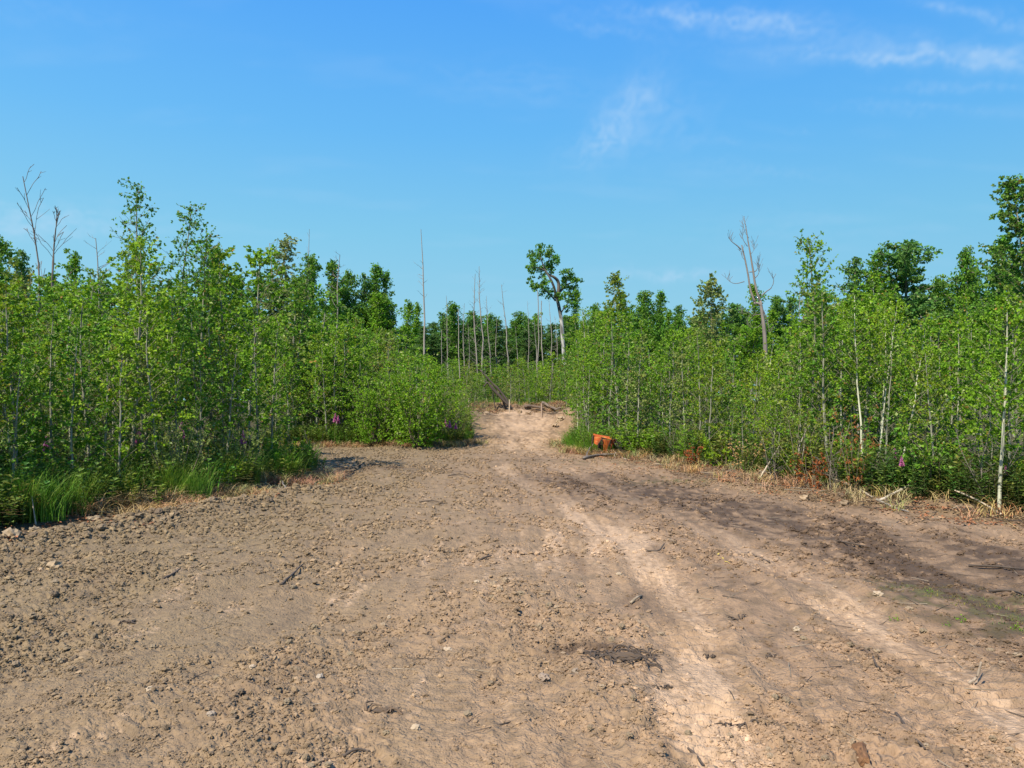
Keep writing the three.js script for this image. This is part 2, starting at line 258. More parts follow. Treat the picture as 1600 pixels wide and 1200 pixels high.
const barkAspen = (R, g = 0.24) => { const scar = []; for (let k = 0; k < 40; k++) scar.push(R() < 0.22 ? 0.25 + 0.3 * R() : 0.85 + 0.3 * R()); return (t, k) => { const s = scar[(Math.floor(t * 23) * 3 + k) % 40]; return [g * s, g * 1.02 * s, g * 0.74 * s]; }; };
const barkDark = (r, g, b, R) => { const v = Array.from({ length: 31 }, () => 0.7 + 0.6 * R()); return (t, k) => { const s = v[(Math.floor(t * 30) * 5 + k * 3) % 31]; return [r * s, g * s, b * s]; }; };
const tA = V(0, 0, 0), tB = V(0, 0, 0), tC = V(0, 0, 0);
function spray(gb, a, b, R, n, size, c, o = {}) {                   // leaves hung along a twig from a to b
  const ax = tC.subVectors(b, a), L = ax.length(); ax.divideScalar(L || 1); const dx = ax.x, dy = ax.y, dz = ax.z;
  for (let k = 0; k < n; k++) {
    const t = 0.12 + 0.88 * Math.sqrt(R()), s = size * (0.65 + 0.6 * R()), w = o.spread ?? 0.05;
    sphere(R, tA); tA.set(tA.x + dx * 0.7, tA.y + dy * 0.5 - (o.droop ?? 0.25), tA.z + dz * 0.7).normalize();
    sphere(R, tB); tB.y += o.up ?? 0.7; tB.addScaledVector(tA, -tB.dot(tA)).normalize();
    gb.leaf({ x: a.x + dx * L * t + (R() - 0.5) * w, y: a.y + dy * L * t + (R() - 0.5) * w, z: a.z + dz * L * t + (R() - 0.5) * w }, tA, tB, s, s * (o.wide ?? 0.85), vary(c, R, o.amt ?? 0.3, o.pale ?? 0.06));
  }
}
// a young aspen: straight pale stem, short rising branches, leaves from "bare" upward
function sapling(seed, h, o = {}) {
  const R = rng(seed), root = new THREE.Group(), wood = new GB(), twigs = new GB(), leaves = new GB();
  const lean = o.lean ?? 0.06, a = R() * 6.28, pts = bend(V(0, -0.1, 0), V(Math.cos(a) * h * lean, h, Math.sin(a) * h * lean), 9, 0.016, R);
  const r0 = o.r ?? 0.0075 * h + 0.003; wood.tube(pts, (t) => r0 * (1 - 0.86 * t) + 0.002, 6, o.bark ?? barkAspen(R));
  const n = Math.round((o.branches ?? 11) * h), bare = (o.bare ?? 0.13), wide = o.wide ?? 0.62, size = o.leaf ?? 0.068, lc = o.color ?? GREENS.mid, per = o.per ?? 16;
  let az = R() * 6.28;
  for (let k = 0; k < n; k++) {
    const u = (k + R() * 0.8) / n, t = bare + (1 - bare) * u ** 0.9, p = along(pts, t); az += 2.4 + (R() - 0.5) * 0.9;
    const prof = (o.profile ?? ((q) => (0.45 + 0.55 * Math.sin(Math.PI * Math.min(1, 0.25 + q * 0.9))) * (1 - q ** 1.7) + 0.07))(u) * (R() < 0.16 ? 0.3 : 1), L = Math.max(0.06, wide * prof * (0.55 + 0.65 * R())) * (h / 4) ** 0.35, rise = (o.rise ?? 0.75) + 0.5 * (R() - 0.4) + 0.5 * u;
    const q = V(p.x + Math.cos(az) * L, p.y + L * rise, p.z + Math.sin(az) * L), bp = bend(p, q, 3, 0.08, R);
    if (o.twigs) for (let s = 0; s < 4; s++) { const b0 = along(bp, 0.3 + 0.7 * R()); sphere(R, tA); const l2 = 0.18 + 0.25 * R(), b1 = V(b0.x + tA.x * l2, b0.y + (0.3 + tA.y * 0.6) * l2, b0.z + tA.z * l2); twigs.tube([b0, b1], () => 0.0035, 3, () => [0.15, 0.13, 0.09]); spray(leaves, b0, b1, R, 7, size, lc, { ...o, spread: 0.02 }); }
    twigs.tube(bp, (s) => 0.0035 + 0.0045 * (1 - s) * (1 - u), 3, () => [0.17, 0.16, 0.10]);
    const c = lerp3(lc, o.tip ?? GREENS.lime, u * 0.6 * R() + 0.15 * R());
    const sub = 2 + Math.floor(L * 3.2);
    for (let s = 0; s < sub; s++) {
      const b0 = along(bp, 0.25 + 0.75 * (s + R()) / sub), l2 = 0.12 + 0.22 * R() * L + 0.05;
      sphere(R, tA); const b1 = V(b0.x + (tA.x + Math.cos(az) * 0.8) * l2, b0.y + (tA.y * 0.7 + 0.45) * l2, b0.z + (tA.z + Math.sin(az) * 0.8) * l2);
      spray(leaves, b0, b1, R, Math.round(per * (0.5 + 0.8 * R())), size, c, o);
    }
  }
  spray(leaves, along(pts, 0.9), pts[pts.length - 1].clone().add(V(0, 0.12, 0)), R, 22, size, o.tip ?? GREENS.lime, o);
  wood.build('trunk', barkMat, root, true); if (twigs.n) twigs.build('branches', barkMat, root, true); leaves.build('crown', leafMat, root);
  root.userData.h = h; return root;
}
// a bush of many stems from one root
function bush(seed, h, o = {}) {
  const R = rng(seed), root = new THREE.Group(), wood = new GB(), leaves = new GB(), n = o.stems ?? 12, spread = o.spread2 ?? 0.5;
  for (let k = 0; k < n; k++) {
    const a = k / n * 6.28 + R(), l = h * (0.62 + 0.42 * R()), out = spread * h * (0.25 + 0.75 * R()), p = bend(V(Math.cos(a) * 0.08, -0.06, Math.sin(a) * 0.08), V(Math.cos(a) * out, l * (1 - 0.22 * out / h), Math.sin(a) * out), 6, 0.07, R);
    wood.tube(p, (t) => (o.r ?? 0.012) * (1 - 0.8 * t), 4, () => o.stemColor ?? [0.15, 0.125, 0.085]);
    const m = o.twigs ?? 16, c = vary(o.color ?? GREENS.mid, R, 0.16, 0);
    for (let s = 0; s < m; s++) {
      const t = (o.low ?? 0.12) + (1 - (o.low ?? 0.12)) * (s + R()) / m, b0 = along(p, t), l2 = h * (0.07 + 0.15 * R()) * (1.15 - 0.5 * t); sphere(R, tA);
      const b1 = V(b0.x + (tA.x + Math.cos(a) * 0.6) * l2, b0.y + (tA.y * 0.6 + 0.35) * l2, b0.z + (tA.z + Math.sin(a) * 0.6) * l2);
      spray(leaves, b0, b1, R, o.per ?? 11, o.leaf ?? 0.06, lerp3(c, o.tip ?? GREENS.lime, 0.5 * t * R()), o);
    }
  }
  wood.build('stems', barkMat, root, true); leaves.build('foliage', leafMat, root); root.userData.h = h; return root;
}
// a grown tree with its leaves in clumps at the ends of the limbs
function grown(seed, h, o = {}) {
  const R = rng(seed), root = new THREE.Group(), wood = new GB(), limbs = new GB(), leaves = new GB();
  const pts = o.trunk ?? bend(V(0, -0.2, 0), V((R() - 0.5) * 0.06 * h, h * 0.97, (R() - 0.5) * 0.06 * h), 10, 0.022, R), r0 = (o.r ?? 0.0115) * h;
  wood.tube(pts, (t) => r0 * (1 - 0.85 * t) + 0.01, 7, o.bark ?? barkDark(0.24, 0.225, 0.18, R));
  const clump = (p, r, c, n) => { for (let k = 0; k < n; k++) { sphere(R, tB); const q = r * Math.cbrt(R()); const x = p.x + tB.x * q * 1.1, y = p.y + tB.y * q * (o.flat ?? 0.8), z = p.z + tB.z * q * 1.1; sphere(R, tA); tA.y -= 0.2; tA.normalize(); sphere(R, tB); tB.y += 0.7; tB.addScaledVector(tA, -tB.dot(tA)).normalize(); const s = (o.leaf ?? 0.165) * (0.6 + 0.7 * R()); leaves.leaf({ x, y, z }, tA, tB, s, s * (o.wideLeaf ?? 0.8), vary(c, R, 0.28, o.pale ?? 0.015)); } };
  const n = Math.round((o.limbs ?? 42) * 1.5), bare = o.bare ?? 0.3, wide = (o.wide ?? 0.16) * 1.05; let az = R() * 6.28;
  for (let k = 0; k < n; k++) {
    const u = (k + R()) / n, t = bare + (1 - bare) * u * 0.98, p = along(pts, t); az += 2.4 + R() - 0.5;
    const L = Math.max(0.15, h * wide * (o.profile ?? ((q) => Math.sin(Math.PI * (0.22 + 0.6 * q)) ** 0.7 * (1 - 0.6 * q ** 2.2)))(u) * (0.25 + 0.9 * R()) * clamp(1 + 1.1 * N2(Math.cos(az) * 0.9 + seed, u * 3.2 + Math.sin(az) * 0.9), 0.25, 1.9)), q = V(p.x + Math.cos(az) * L, p.y + L * ((o.rise ?? 0.6) + 0.5 * R() - 0.2), p.z + Math.sin(az) * L), bp = bend(p, q, 3, 0.1, R);
    limbs.tube(bp, (s) => (0.1 * r0 + 0.006) + 0.28 * r0 * (1 - s) * (1 - u), 4, () => o.limbColor ?? [0.15, 0.13, 0.10]);
    const c = vary(o.color ?? GREENS.deep, R, 0.2, 0), m = 1 + Math.floor(L / (0.06 * h));
    for (let s = 0; s < m * 2; s++) clump(along(bp, 0.2 + 0.8 * (s + R()) / m / 2), h * (o.clump ?? 0.031) * (0.6 + 0.8 * R()), c, Math.round((o.per ?? 23) * (0.6 + 0.7 * R())));
  }
  for (let k = 0; k < 5; k++) clump(along(pts, 0.9 + 0.025 * k), h * 0.014, o.color ?? GREENS.deep, 9);
  wood.build('trunk', barkMat, root, true); limbs.build('limbs', barkMat, root, true); leaves.build('crown', leafMat, root); root.userData.h = h; return root;
}
// a dead, leafless tree
function dead(seed, h, o = {}) {
  const R = rng(seed), root = new THREE.Group(), wood = new GB(), limbs = new GB(), c = o.bark ?? barkDark(0.27, 0.24, 0.205, R), lc = o.limbColor ?? [0.20, 0.175, 0.15];
  const r0 = o.r ?? 0.0085 * h, stems = o.stems ?? [bend(V(0, -0.2, 0), V((o.lean ?? 0) * h, h, 0.02 * h * (R() - 0.5)), 10, o.wob ?? 0.02, R)];
  stems.forEach((pts, q) => {
    const rs = q ? r0 * 0.62 : r0; wood.tube(pts, (t) => rs * (1 - (o.taper ?? 0.85) * t) + 0.004, 6, c);
    for (let k = 0; k < (o.branches ?? 18); k++) {
      const t = (o.bare ?? 0.3) + (1 - (o.bare ?? 0.3)) * R(), p = along(pts, t), az = R() * 6.28, L = h * (o.len ?? 0.13) * (0.25 + 0.75 * R()) * (1.15 - 0.75 * t), up = (o.rise ?? 0.7) + 0.8 * (R() - 0.4), e = V(p.x + Math.cos(az) * L, p.y + L * up, p.z + Math.sin(az) * L), bp = bend(p, e, 4, 0.12, R);
      limbs.tube(bp, (s) => Math.max(0.006, rs * 0.34 * (1 - t * 0.6) * (1 - 0.8 * s)), 3, () => lc);
      for (let s = 0; s < (o.twigs ?? 2); s++) { const b = along(bp, 0.35 + 0.6 * R()), l2 = L * (0.25 + 0.4 * R()), a2 = az + (R() - 0.5) * 2; limbs.tube(bend(b, V(b.x + Math.cos(a2) * l2, b.y + l2 * (0.3 + 0.8 * R()), b.z + Math.sin(a2) * l2), 2, 0.1, R), (w) => 0.006 * (1 - 0.5 * w), 3, () => lc); }
    }
  });
  wood.build('trunk', barkMat, root, true); if (limbs.n) limbs.build('branches', barkMat, root, true); root.userData.h = h; return root;
}

// ───────────────────────── placing ─────────────────────────
const RP = rng(777);
function add(proto, name, x, z, o) {                              // a copy of a prototype, standing on the ground
  const m = proto.clone(true); m.name = numbered(name); const s = o.h ? o.h / proto.userData.h : o.s ?? 1, w = s * (o.w ?? 1);
  m.position.copy(put(x, z)); m.scale.set(w, s, w); m.rotation.set(0, o.turn ?? RP() * 6.28, 0);
  if (o.tilt) { m.rotation.order = 'ZYX'; m.rotation.z = o.tilt; }
  tag(m, o.label, o.category, o.group); shade(m); scene.add(m); return m;
}
const nearestDepth = (px, d) => at(px, HORIZON, d).x;
const pick = (list, R = RP) => list[Math.floor(R() * list.length) % list.length];

// young aspens, near and middle distance
const P_ASPEN = [sapling(101, 4, { color: GREENS.mid }), sapling(102, 4.4, { color: GREENS.lime, wide: 0.5 }), sapling(103, 3.6, { color: GREENS.mid, wide: 0.7, bare: 0.2 }), sapling(104, 4.2, { color: GREENS.deep, tip: GREENS.mid }), sapling(105, 3.8, { color: GREENS.lime, bare: 0.3, wide: 0.75 }), sapling(106, 4.6, { color: GREENS.mid, tip: GREENS.olive, wide: 0.55 }), sapling(107, 4.0, { color: GREENS.deep, wide: 0.8, bare: 0.22 }), sapling(108, 3.4, { color: GREENS.olive, tip: GREENS.lime, wide: 0.65 }), sapling(109, 4.3, { color: GREENS.lime, tip: GREENS.olive, bare: 0.34 }), sapling(110, 4.1, { color: GREENS.mid, wide: 0.68, rise: 0.4, bare: 0.3 })];
P_ASPEN.push(sapling(131, 3.9, { color: GREENS.cool, tip: GREENS.mid, leaf: 0.092, per: 8, wide: 0.6, amt: 0.38, branches: 9 }), sapling(132, 4.3, { color: GREENS.silver, tip: GREENS.olive, leaf: 0.085, wide: 0.7, per: 11, droop: 0.5 }), sapling(133, 3.7, { color: GREENS.olive, tip: GREENS.tan, leaf: 0.06, wide: 0.55, per: 9, amt: 0.4, pale: 0.1 }), sapling(134, 4.4, { color: GREENS.deep, tip: GREENS.deep, leaf: 0.08, wide: 0.75, per: 10, branches: 8, amt: 0.4 }));
const P_LEAFY = [sapling(111, 3.2, { color: GREENS.mid, bare: 0.08, wide: 0.72, branches: 13 }), sapling(112, 2.8, { color: GREENS.lime, bare: 0.06, wide: 0.62, branches: 13 }), sapling(113, 3.0, { color: GREENS.deep, bare: 0.1, wide: 0.75, branches: 12 })];
const P_BARE = [sapling(121, 4, { color: GREENS.mid, bare: 0.5, wide: 0.8, r: 0.026, branches: 10 }), sapling(122, 4.2, { color: GREENS.lime, bare: 0.46, wide: 0.75, r: 0.03, branches: 10 }), sapling(123, 3.9, { color: GREENS.deep, bare: 0.42, wide: 0.9, r: 0.024, branches: 11 })];
const P_WILLOW = [bush(201, 1.8, { color: GREENS.mid, wide: 0.36, leaf: 0.07 }), bush(202, 2.1, { color: GREENS.olive, wide: 0.32, leaf: 0.07, stems: 10 }), bush(203, 1.5, { color: GREENS.deep, wide: 0.7, leaf: 0.06, spread2: 0.6 }), bush(204, 1.9, { color: GREENS.silver, wide: 0.3, leaf: 0.065, stems: 14, amt: 0.35 }), bush(205, 1.1, { color: GREENS.lime, wide: 0.6, leaf: 0.07, stems: 9, twigs: 10 })];

// young trees in the rear rows, past what can be told apart: copies collected into one object
const rear = new Map();
function addRear(proto, x, z, o) { E0.position.copy(put(x, z)); const s = o.h / proto.userData.h; E0.scale.set(s * o.w, s, s * o.w); E0.rotation.set(0, o.turn, 0); E0.updateMatrix(); if (!rear.has(proto)) rear.set(proto, []); rear.get(proto).push(E0.matrix.clone()); }
const E0 = new THREE.Object3D();
function finishRear() {
  const root = new THREE.Group(); root.name = numbered('rear_thicket');
  for (const [proto, list] of rear) for (const part of proto.children) { const m = new THREE.InstancedMesh(part.geometry, part.material, list.length); list.forEach((q, i) => m.setMatrixAt(i, q)); m.name = part.name; m.castShadow = m.receiveShadow = true; m.userData.kind = 'stuff'; root.add(m); }
  tag(root, 'mass of young trees in the rear rows of both thickets', 'thicket', null, 'stuff'); scene.add(root);
}
// where each kind of filler grows: [x from, x to, d from, d to, spacing, height(px, d), kinds, label, group]
const grown_spots = [];
function fill(zone, spacing, test, make, seed, tries) {
  const R = rng(seed), spots = [];
  for (let k = 0; k < tries; k++) {
    const d = mix(zone[2], zone[3], R()), x = mix(zone[0], zone[1], R()), px = 800 + x / d * F;
    if (px < -150 || px > 1750) { if (!(px < -150 && px > -420 && d < 15)) continue; }
    const sd = edge(x, -d); if (!test(x, d, sd, px)) continue;
    if (spots.some(([a, b]) => (a - x) ** 2 + (b - d) ** 2 < spacing(sd, d) ** 2)) continue;
    spots.push([x, d]); make(x, d, sd, px, R);
  }
  return spots.length;
}
const count = {};
const LEFT_TOP = [[-400, 440], [0, 440], [120, 452], [250, 440], [330, 430], [420, 455], [480, 480], [560, 520], [620, 545], [690, 590], [740, 622]], RIGHT_TOP = [[870, 560], [905, 505], [950, 478], [1010, 520], [1080, 545], [1150, 560], [1230, 530], [1290, 470], [1340, 470], [1450, 480], [1530, 470], [1700, 465]];
const topY = (list, px) => { for (let i = 1; i < list.length; i++) if (px <= list[i][0]) return mix(list[i - 1][1], list[i][1], clamp((px - list[i - 1][0]) / (list[i][0] - list[i - 1][0]))); return list[list.length - 1][1]; };
const heightTo = (px, y, d) => at(px, y, d).y - ground(at(px, y, d).x, -d, false);
// what tells one young tree of the thickets from the next: tone, shape, row, and what it stands by
const TONE = ['mid-green', 'bright green', 'mid-green broad', 'dark green', 'bright green broad', 'olive-tipped slim', 'dark green broad', 'olive green', 'yellow-green high-crowned', 'mid-green drooping', 'blue-green big-leaved', 'silvery', 'brownish-green thin', 'very dark green'], TONE_LEAFY = ['bushy mid-green', 'bushy bright green', 'bushy dark green'], TONE_BARE = ['bare-stemmed mid-green', 'bare-stemmed bright green', 'bare-stemmed dark green'];
const toneOf = (p) => P_ASPEN.includes(p) ? TONE[P_ASPEN.indexOf(p)] : P_LEAFY.includes(p) ? TONE_LEAFY[P_LEAFY.indexOf(p)] : TONE_BARE[P_BARE.indexOf(p)];
const BANDS = { left: [[40, 'at the dark bush on the left edge'], [130, 'by the white stem near the left edge'], [210, 'behind the left pair of fireweeds'], [262, 'left of the bent twigs'], [312, 'behind the bent twigs'], [385, 'around the close pair of white stems'], [440, 'behind the black root clod'], [520, 'at the right end of the left thicket']],
  island: [[500, 'far inside the left opening'], [545, 'behind the fireweeds at the left opening'], [600, 'behind the smaller rounded bush'], [665, 'behind the big rounded bush'], [700, 'by the three fireweeds at the trail mouth'], [760, 'at the left lip of the trail']],
  right: [[925, 'left of the orange bucket'], [985, 'behind the orange bucket'], [1050, 'by the twin white stems'], [1125, 'around the lone white stem'], [1190, 'behind the pale brown dead bush'], [1260, 'by the leaning sticks'], [1325, 'behind the rusty dead bush'], [1385, 'by the two leaning parallel stems'], [1440, 'by the leaning pale aspen'], [1515, 'by the straight pale aspen'], [1580, 'by the thickest pale stem'], [1800, 'at the right edge of the picture']],
  back: [[720, 'left of the uprooted trunk'], [790, 'behind the uprooted trunk'], [840, 'between the two stakes'], [960, 'beyond the right-hand stake']] };
function young(place, front, proto, x, d, sd, px, R, o) {
  if (!front) return addRear(proto, x, -d, { ...o, turn: R() * 6.28 });
  const where = BANDS[place].find(([e]) => px < e) ?? BANDS[place][BANDS[place].length - 1], row = place === 'back' ? (d < 49.5 ? 'front-row' : 'second-row') : sd < 1.2 ? 'front-row' : sd < 1.8 ? 'second-row' : 'inner', label = `${toneOf(proto)} ${row} young aspen ${where[1]}`;
  count[place + 'Front'] = (count[place + 'Front'] ?? 0) + 1;
  add(proto, 'aspen_sapling', x, -d, { ...o, turn: R() * 6.28, label, category: 'young tree', group: label });
}
// left thicket
count.left = fill([-26, -4, 9, 27], (sd) => 0.5 + 0.06 * Math.min(sd, 6), (x, d, sd, px) => sd > 0.95 && sd < 7.5 && px < 505 && !(d > 20 && x > -8), (x, d, sd, px, R) => {
  const h = heightTo(px, topY(LEFT_TOP, px), d) * (R() < 0.12 ? 1.04 + 0.14 * R() : 0.58 + 0.44 * R());
  young('left', sd < 2.7 && px > -20, pick(sd < 1.9 ? [...P_ASPEN, ...P_LEAFY, P_BARE[0]] : [...P_ASPEN, ...P_LEAFY], R), x, d, sd, px, R, { h: clamp(h, 1.6, 6.2), w: 1.1 });
}, 31, 9000);
count.island = fill([-13, -1.2, 27.5, 44], (sd) => 0.6, (x, d, sd, px) => sd > 0.35 && sd < 8 && px > 430 && px < 745, (x, d, sd, px, R) => {
  const h = heightTo(px, topY(LEFT_TOP, px), d) * (R() < 0.12 ? 1.04 + 0.14 * R() : 0.58 + 0.44 * R());
  young('island', sd < 1.7, pick(R() < 0.5 ? P_LEAFY : P_ASPEN, R), x, d, sd, px, R, { h: clamp(h, 1.2, 6.5), w: 1.2 });
}, 32, 6000);
count.right = fill([1.7, 22, 8, 46], (sd, d) => (d > 31 ? 0.8 : 0.52 + 0.06 * Math.min(sd, 6)), (x, d, sd, px) => sd > 0.6 && sd < (d > 31 ? 5 : 6.5) && px > 860 && !(px > 922 && px < 975 && sd < 1.2) && (d < 31 || px < 960), (x, d, sd, px, R) => {
  const h = heightTo(px, topY(RIGHT_TOP, px), d) * (R() < 0.12 ? 1.04 + 0.14 * R() : 0.58 + 0.44 * R());
  young('right', sd < 2.2 && px < 1640 && d < 34, pick(sd < 1.9 ? [...P_ASPEN, ...P_LEAFY, P_BARE[0], P_BARE[2]] : [...P_ASPEN, ...P_LEAFY], R), x, d, sd, px, R, { h: clamp(h, 1.6, 6.2), w: 1.1 });
}, 33, 12000);
count.back = fill([-8, 9, 47.5, 60], () => 0.8, (x, d, sd, px) => sd > 0.6 && px > 655 && px < 930, (x, d, sd, px, R) => {
  young('back', d < 50.5, pick([...P_LEAFY, ...P_ASPEN], R), x, d, sd, px, R, { h: 1.9 + 1.5 * R(), w: 1.5 });
}, 34, 1800);
finishRear();
// willows under and before the saplings
const TONE_W = ['mid-green', 'olive', 'dark green', 'silvery', 'yellow-green'];
const willow = (place, zone, px0, px1, seed, tries, gap) => fill(zone, () => gap, (x, d, sd, px) => sd > 0.3 && sd < 2.6 && px > px0 && px < px1, (x, d, sd, px, R) => { const p = pick(P_WILLOW, R), w = BANDS[place].find(([e]) => px < e) ?? BANDS[place].at(-1), label = `low ${TONE_W[P_WILLOW.indexOf(p)]} willow bush ${sd < 1.3 ? 'at the front' : 'further in'} ${w[1]}`; add(p, 'willow_bush', x, -d, { s: 0.55 + 0.45 * R(), turn: R() * 6.28, label, category: 'bush', group: label }); }, seed, tries);
count.w1 = willow('left', [-14, -4, 9, 24], -150, 500, 41, 900, 1.15);
count.w2 = willow('right', [1.7, 15, 8, 30], 880, 1700, 42, 1100, 1.1);
count.w3 = willow('island', [-12, -1.3, 27.5, 34], 500, 745, 43, 500, 1.0);
console.log(JSON.stringify(count));

// ── single young trees that stand out: [photo px of foot, py of foot, px of top, py of top, prototype, width, label]
const P_STEM = [sapling(141, 4.5, { bark: barkAspen(rng(141), 0.5), color: GREENS.mid, bare: 0.42, r: 0.034, wide: 0.8, branches: 10 }), sapling(142, 4.5, { bark: barkAspen(rng(142), 0.5), color: GREENS.lime, bare: 0.5, r: 0.028, wide: 0.6, branches: 10 }), sapling(143, 4.2, { bark: barkAspen(rng(143), 0.42), color: GREENS.mid, bare: 0.36, r: 0.045, wide: 1.0, branches: 12 })];
for (const [fx, fy, tx, ty, k, w, label] of [
  [109, 742, 96, 455, 1, 1, 'tall white-stemmed aspen near the left edge of the picture, above the tall grass'], [244, 735, 240, 470, 1, 1, 'white-stemmed aspen left of the thicket gap, stem bare to above head height'],
  [273, 749, 270, 500, 0, 1, 'pale-stemmed aspen whose foot stands by the bent twigs and brown log'], [364, 724, 362, 470, 1, 1, 'brightest white stem of a close pair of aspens in the left thicket'], [357, 722, 349, 480, 1, 0.9, 'thinner left-hand stem of the close pair of aspens in the left thicket'],
  [25, 788, 20, 500, 0, 1, 'thin aspen standing out in front of the dark bush at the far left edge'], [296, 722, 297, 480, 1, 1, 'thin pale aspen between the foot of the bent twigs and the close pair'],
  [1560, 804, 1552, 470, 2, 1, 'thickest pale stem on the right, foot beside the long fallen pole'], [1492, 762, 1482, 500, 0, 1, 'straight pale aspen between the leaning stem and the thickest stem on the right'], [1400, 768, 1432, 500, 0, 1, 'pale aspen leaning to the right above the fallen white pole'],
  [1366, 758, 1391, 470, 1, 0.9, 'right-hand stem of two leaning parallel aspens'], [1371, 752, 1384, 480, 1, 0.9, 'left-hand stem of two leaning parallel aspens'], [1352, 756, 1351, 460, 0, 1, 'upright pale aspen beside the bush of dead brown leaves'], [1311, 747, 1306, 480, 1, 1, 'aspen with a crooked white stem left of the dead brown leaves'], [1246, 746, 1244, 520, 0, 1, 'slim grey-green aspen beside the small dead brown bush'],
  [1029, 709, 1026, 560, 1, 1, 'left of the two white stems standing side by side right of the orange bucket'], [1034, 710, 1036, 575, 1, 1, 'right of the two white stems standing side by side right of the orange bucket'], [1113, 704, 1113, 570, 1, 1, 'lone white stem midway along the right thicket'], [1101, 702, 1099, 580, 1, 1, 'greyish stem just left of the lone white stem of the right thicket'], [915, 690, 913, 560, 1, 1, 'thin stem rising behind the grass left of the orange bucket'], [903, 694, 899, 580, 0, 1, 'leftmost stem of the right thicket, at the trail mouth'],
]) {
  const p = hit(fx, fy), d = -p.z, q = at(tx, ty, d), h = q.y - p.y;
  add(P_STEM[k], 'aspen_sapling', p.x, p.z, { h, w: w * 0.95, tilt: -Math.atan2(q.x - p.x, h), turn: RP() * 6.28, label, category: 'young tree' });
}
// ── bushes and special crowns
const special = (proto, name, fx, fy, topY_, w, label, category) => { const p = hit(fx, fy), h = at(fx, topY_, -p.z).y - p.y; return add(proto, name, p.x, p.z, { h, w, label, category }); };
const bigBush = bush(301, 3.9, { stems: 22, twigs: 30, per: 14, leaf: 0.085, wide: 0.75, color: GREENS.mid, tip: GREENS.lime, spread2: 0.44, low: 0.05, r: 0.022 });
special(bigBush, 'leafy_bush', 652, 700, 548, 1.0, 'big rounded bright green bush left of the trail mouth', 'bush');
special(bigBush, 'leafy_bush', 588, 697, 575, 0.95, 'rounded green bush left of the big bush by the trail mouth', 'bush');
special(bush(302, 2.6, { stems: 16, twigs: 20, per: 12, leaf: 0.06, wide: 0.4, color: GREENS.silver, tip: GREENS.olive, spread2: 0.4 }), 'willow_bush', 716, 688, 585, 1.0, 'silvery green willow at the left lip of the trail', 'bush');
special(bush(303, 1.6, { stems: 16, twigs: 18, per: 14, leaf: 0.085, wide: 0.7, color: GREENS.mid, tip: GREENS.lime, spread2: 0.7, low: 0.05 }), 'leafy_bush', 1000, 712, 655, 1.2, 'dark leafy bush right beside the orange bucket', 'bush');
special(bush(304, 1.5, { stems: 14, twigs: 18, per: 14, leaf: 0.09, wide: 0.7, color: GREENS.mid, tip: GREENS.lime, spread2: 0.7, low: 0.05 }), 'leafy_bush', 1060, 714, 662, 1.2, 'leafy bush behind the little rust-red dead branch', 'bush');
special(bush(305, 2.4, { stems: 18, twigs: 24, per: 14, leaf: 0.08, wide: 0.75, color: GREENS.deep, tip: GREENS.mid, spread2: 0.5, low: 0.1 }), 'leafy_bush', 8, 785, 640, 1.0, 'dark leafy bush cut off by the left edge of the picture', 'bush');
special(bush(306, 1.0, { stems: 12, twigs: 12, per: 10, leaf: 0.075, wide: 0.6, color: GREENS.lime, tip: GREENS.lime, spread2: 0.6 }), 'leafy_bush', 350, 770, 725, 1.0, 'small yellow-green bush in the grass by the black root clod', 'bush');
special(bush(307, 1.3, { stems: 12, twigs: 14, per: 10, leaf: 0.08, color: GREENS.deep, tip: GREENS.mid, spread2: 0.6 }), 'leafy_bush', 460, 742, 690, 1.1, 'small green bush at the right end of the left thicket', 'bush');
const dryBush = (seed, h, col, leafy = 8) => bush(seed, h, { stems: 8, twigs: 9, per: leafy, leaf: 0.065, wide: 0.6, color: col, tip: col, spread2: 0.5, amt: 0.4, pale: 0.0, droop: 0.6 });
special(dryBush(311, 2.2, [0.36, 0.15, 0.05], 9), 'dead_bush', 1336, 772, 622, 0.62, 'upright dead sapling with hanging orange-brown leaves', 'dead bush');
special(dryBush(312, 1.0, GREENS.rust, 6), 'dead_bush', 1270, 764, 698, 1.0, 'low dead bush with rusty brown leaves at the right edge', 'dead bush');
special(dryBush(313, 0.8, GREENS.rust, 9), 'dead_bush', 1084, 727, 694, 1.3, 'little rust-red dead branch lying before the right thicket', 'dead bush');
special(dryBush(314, 1.0, [0.19, 0.06, 0.035], 9), 'dead_bush', 919, 697, 668, 1.3, 'dead reddish-brown bush just behind the orange bucket', 'dead bush');
special(dryBush(315, 1.2, GREENS.straw, 4), 'dead_bush', 1166, 736, 672, 1.2, 'pale brown dead bush near the leaning sticks', 'dead bush');
special(dryBush(316, 0.7, GREENS.rust, 7), 'dead_bush', 729, 690, 662, 0.9, 'small rust-orange dead bush at the left lip of the trail', 'dead bush');
{ const p = at(775, 640, 49); add(dryBush(317, 2.6, [0.42, 0.29, 0.10], 12), 'dead_bush', p.x, p.z, { h: at(775, 574, 49).y - ground(p.x, p.z, false), w: 0.7, label: 'yellowed dying sapling above the earth bank at the trail end', category: 'dead bush' }); }

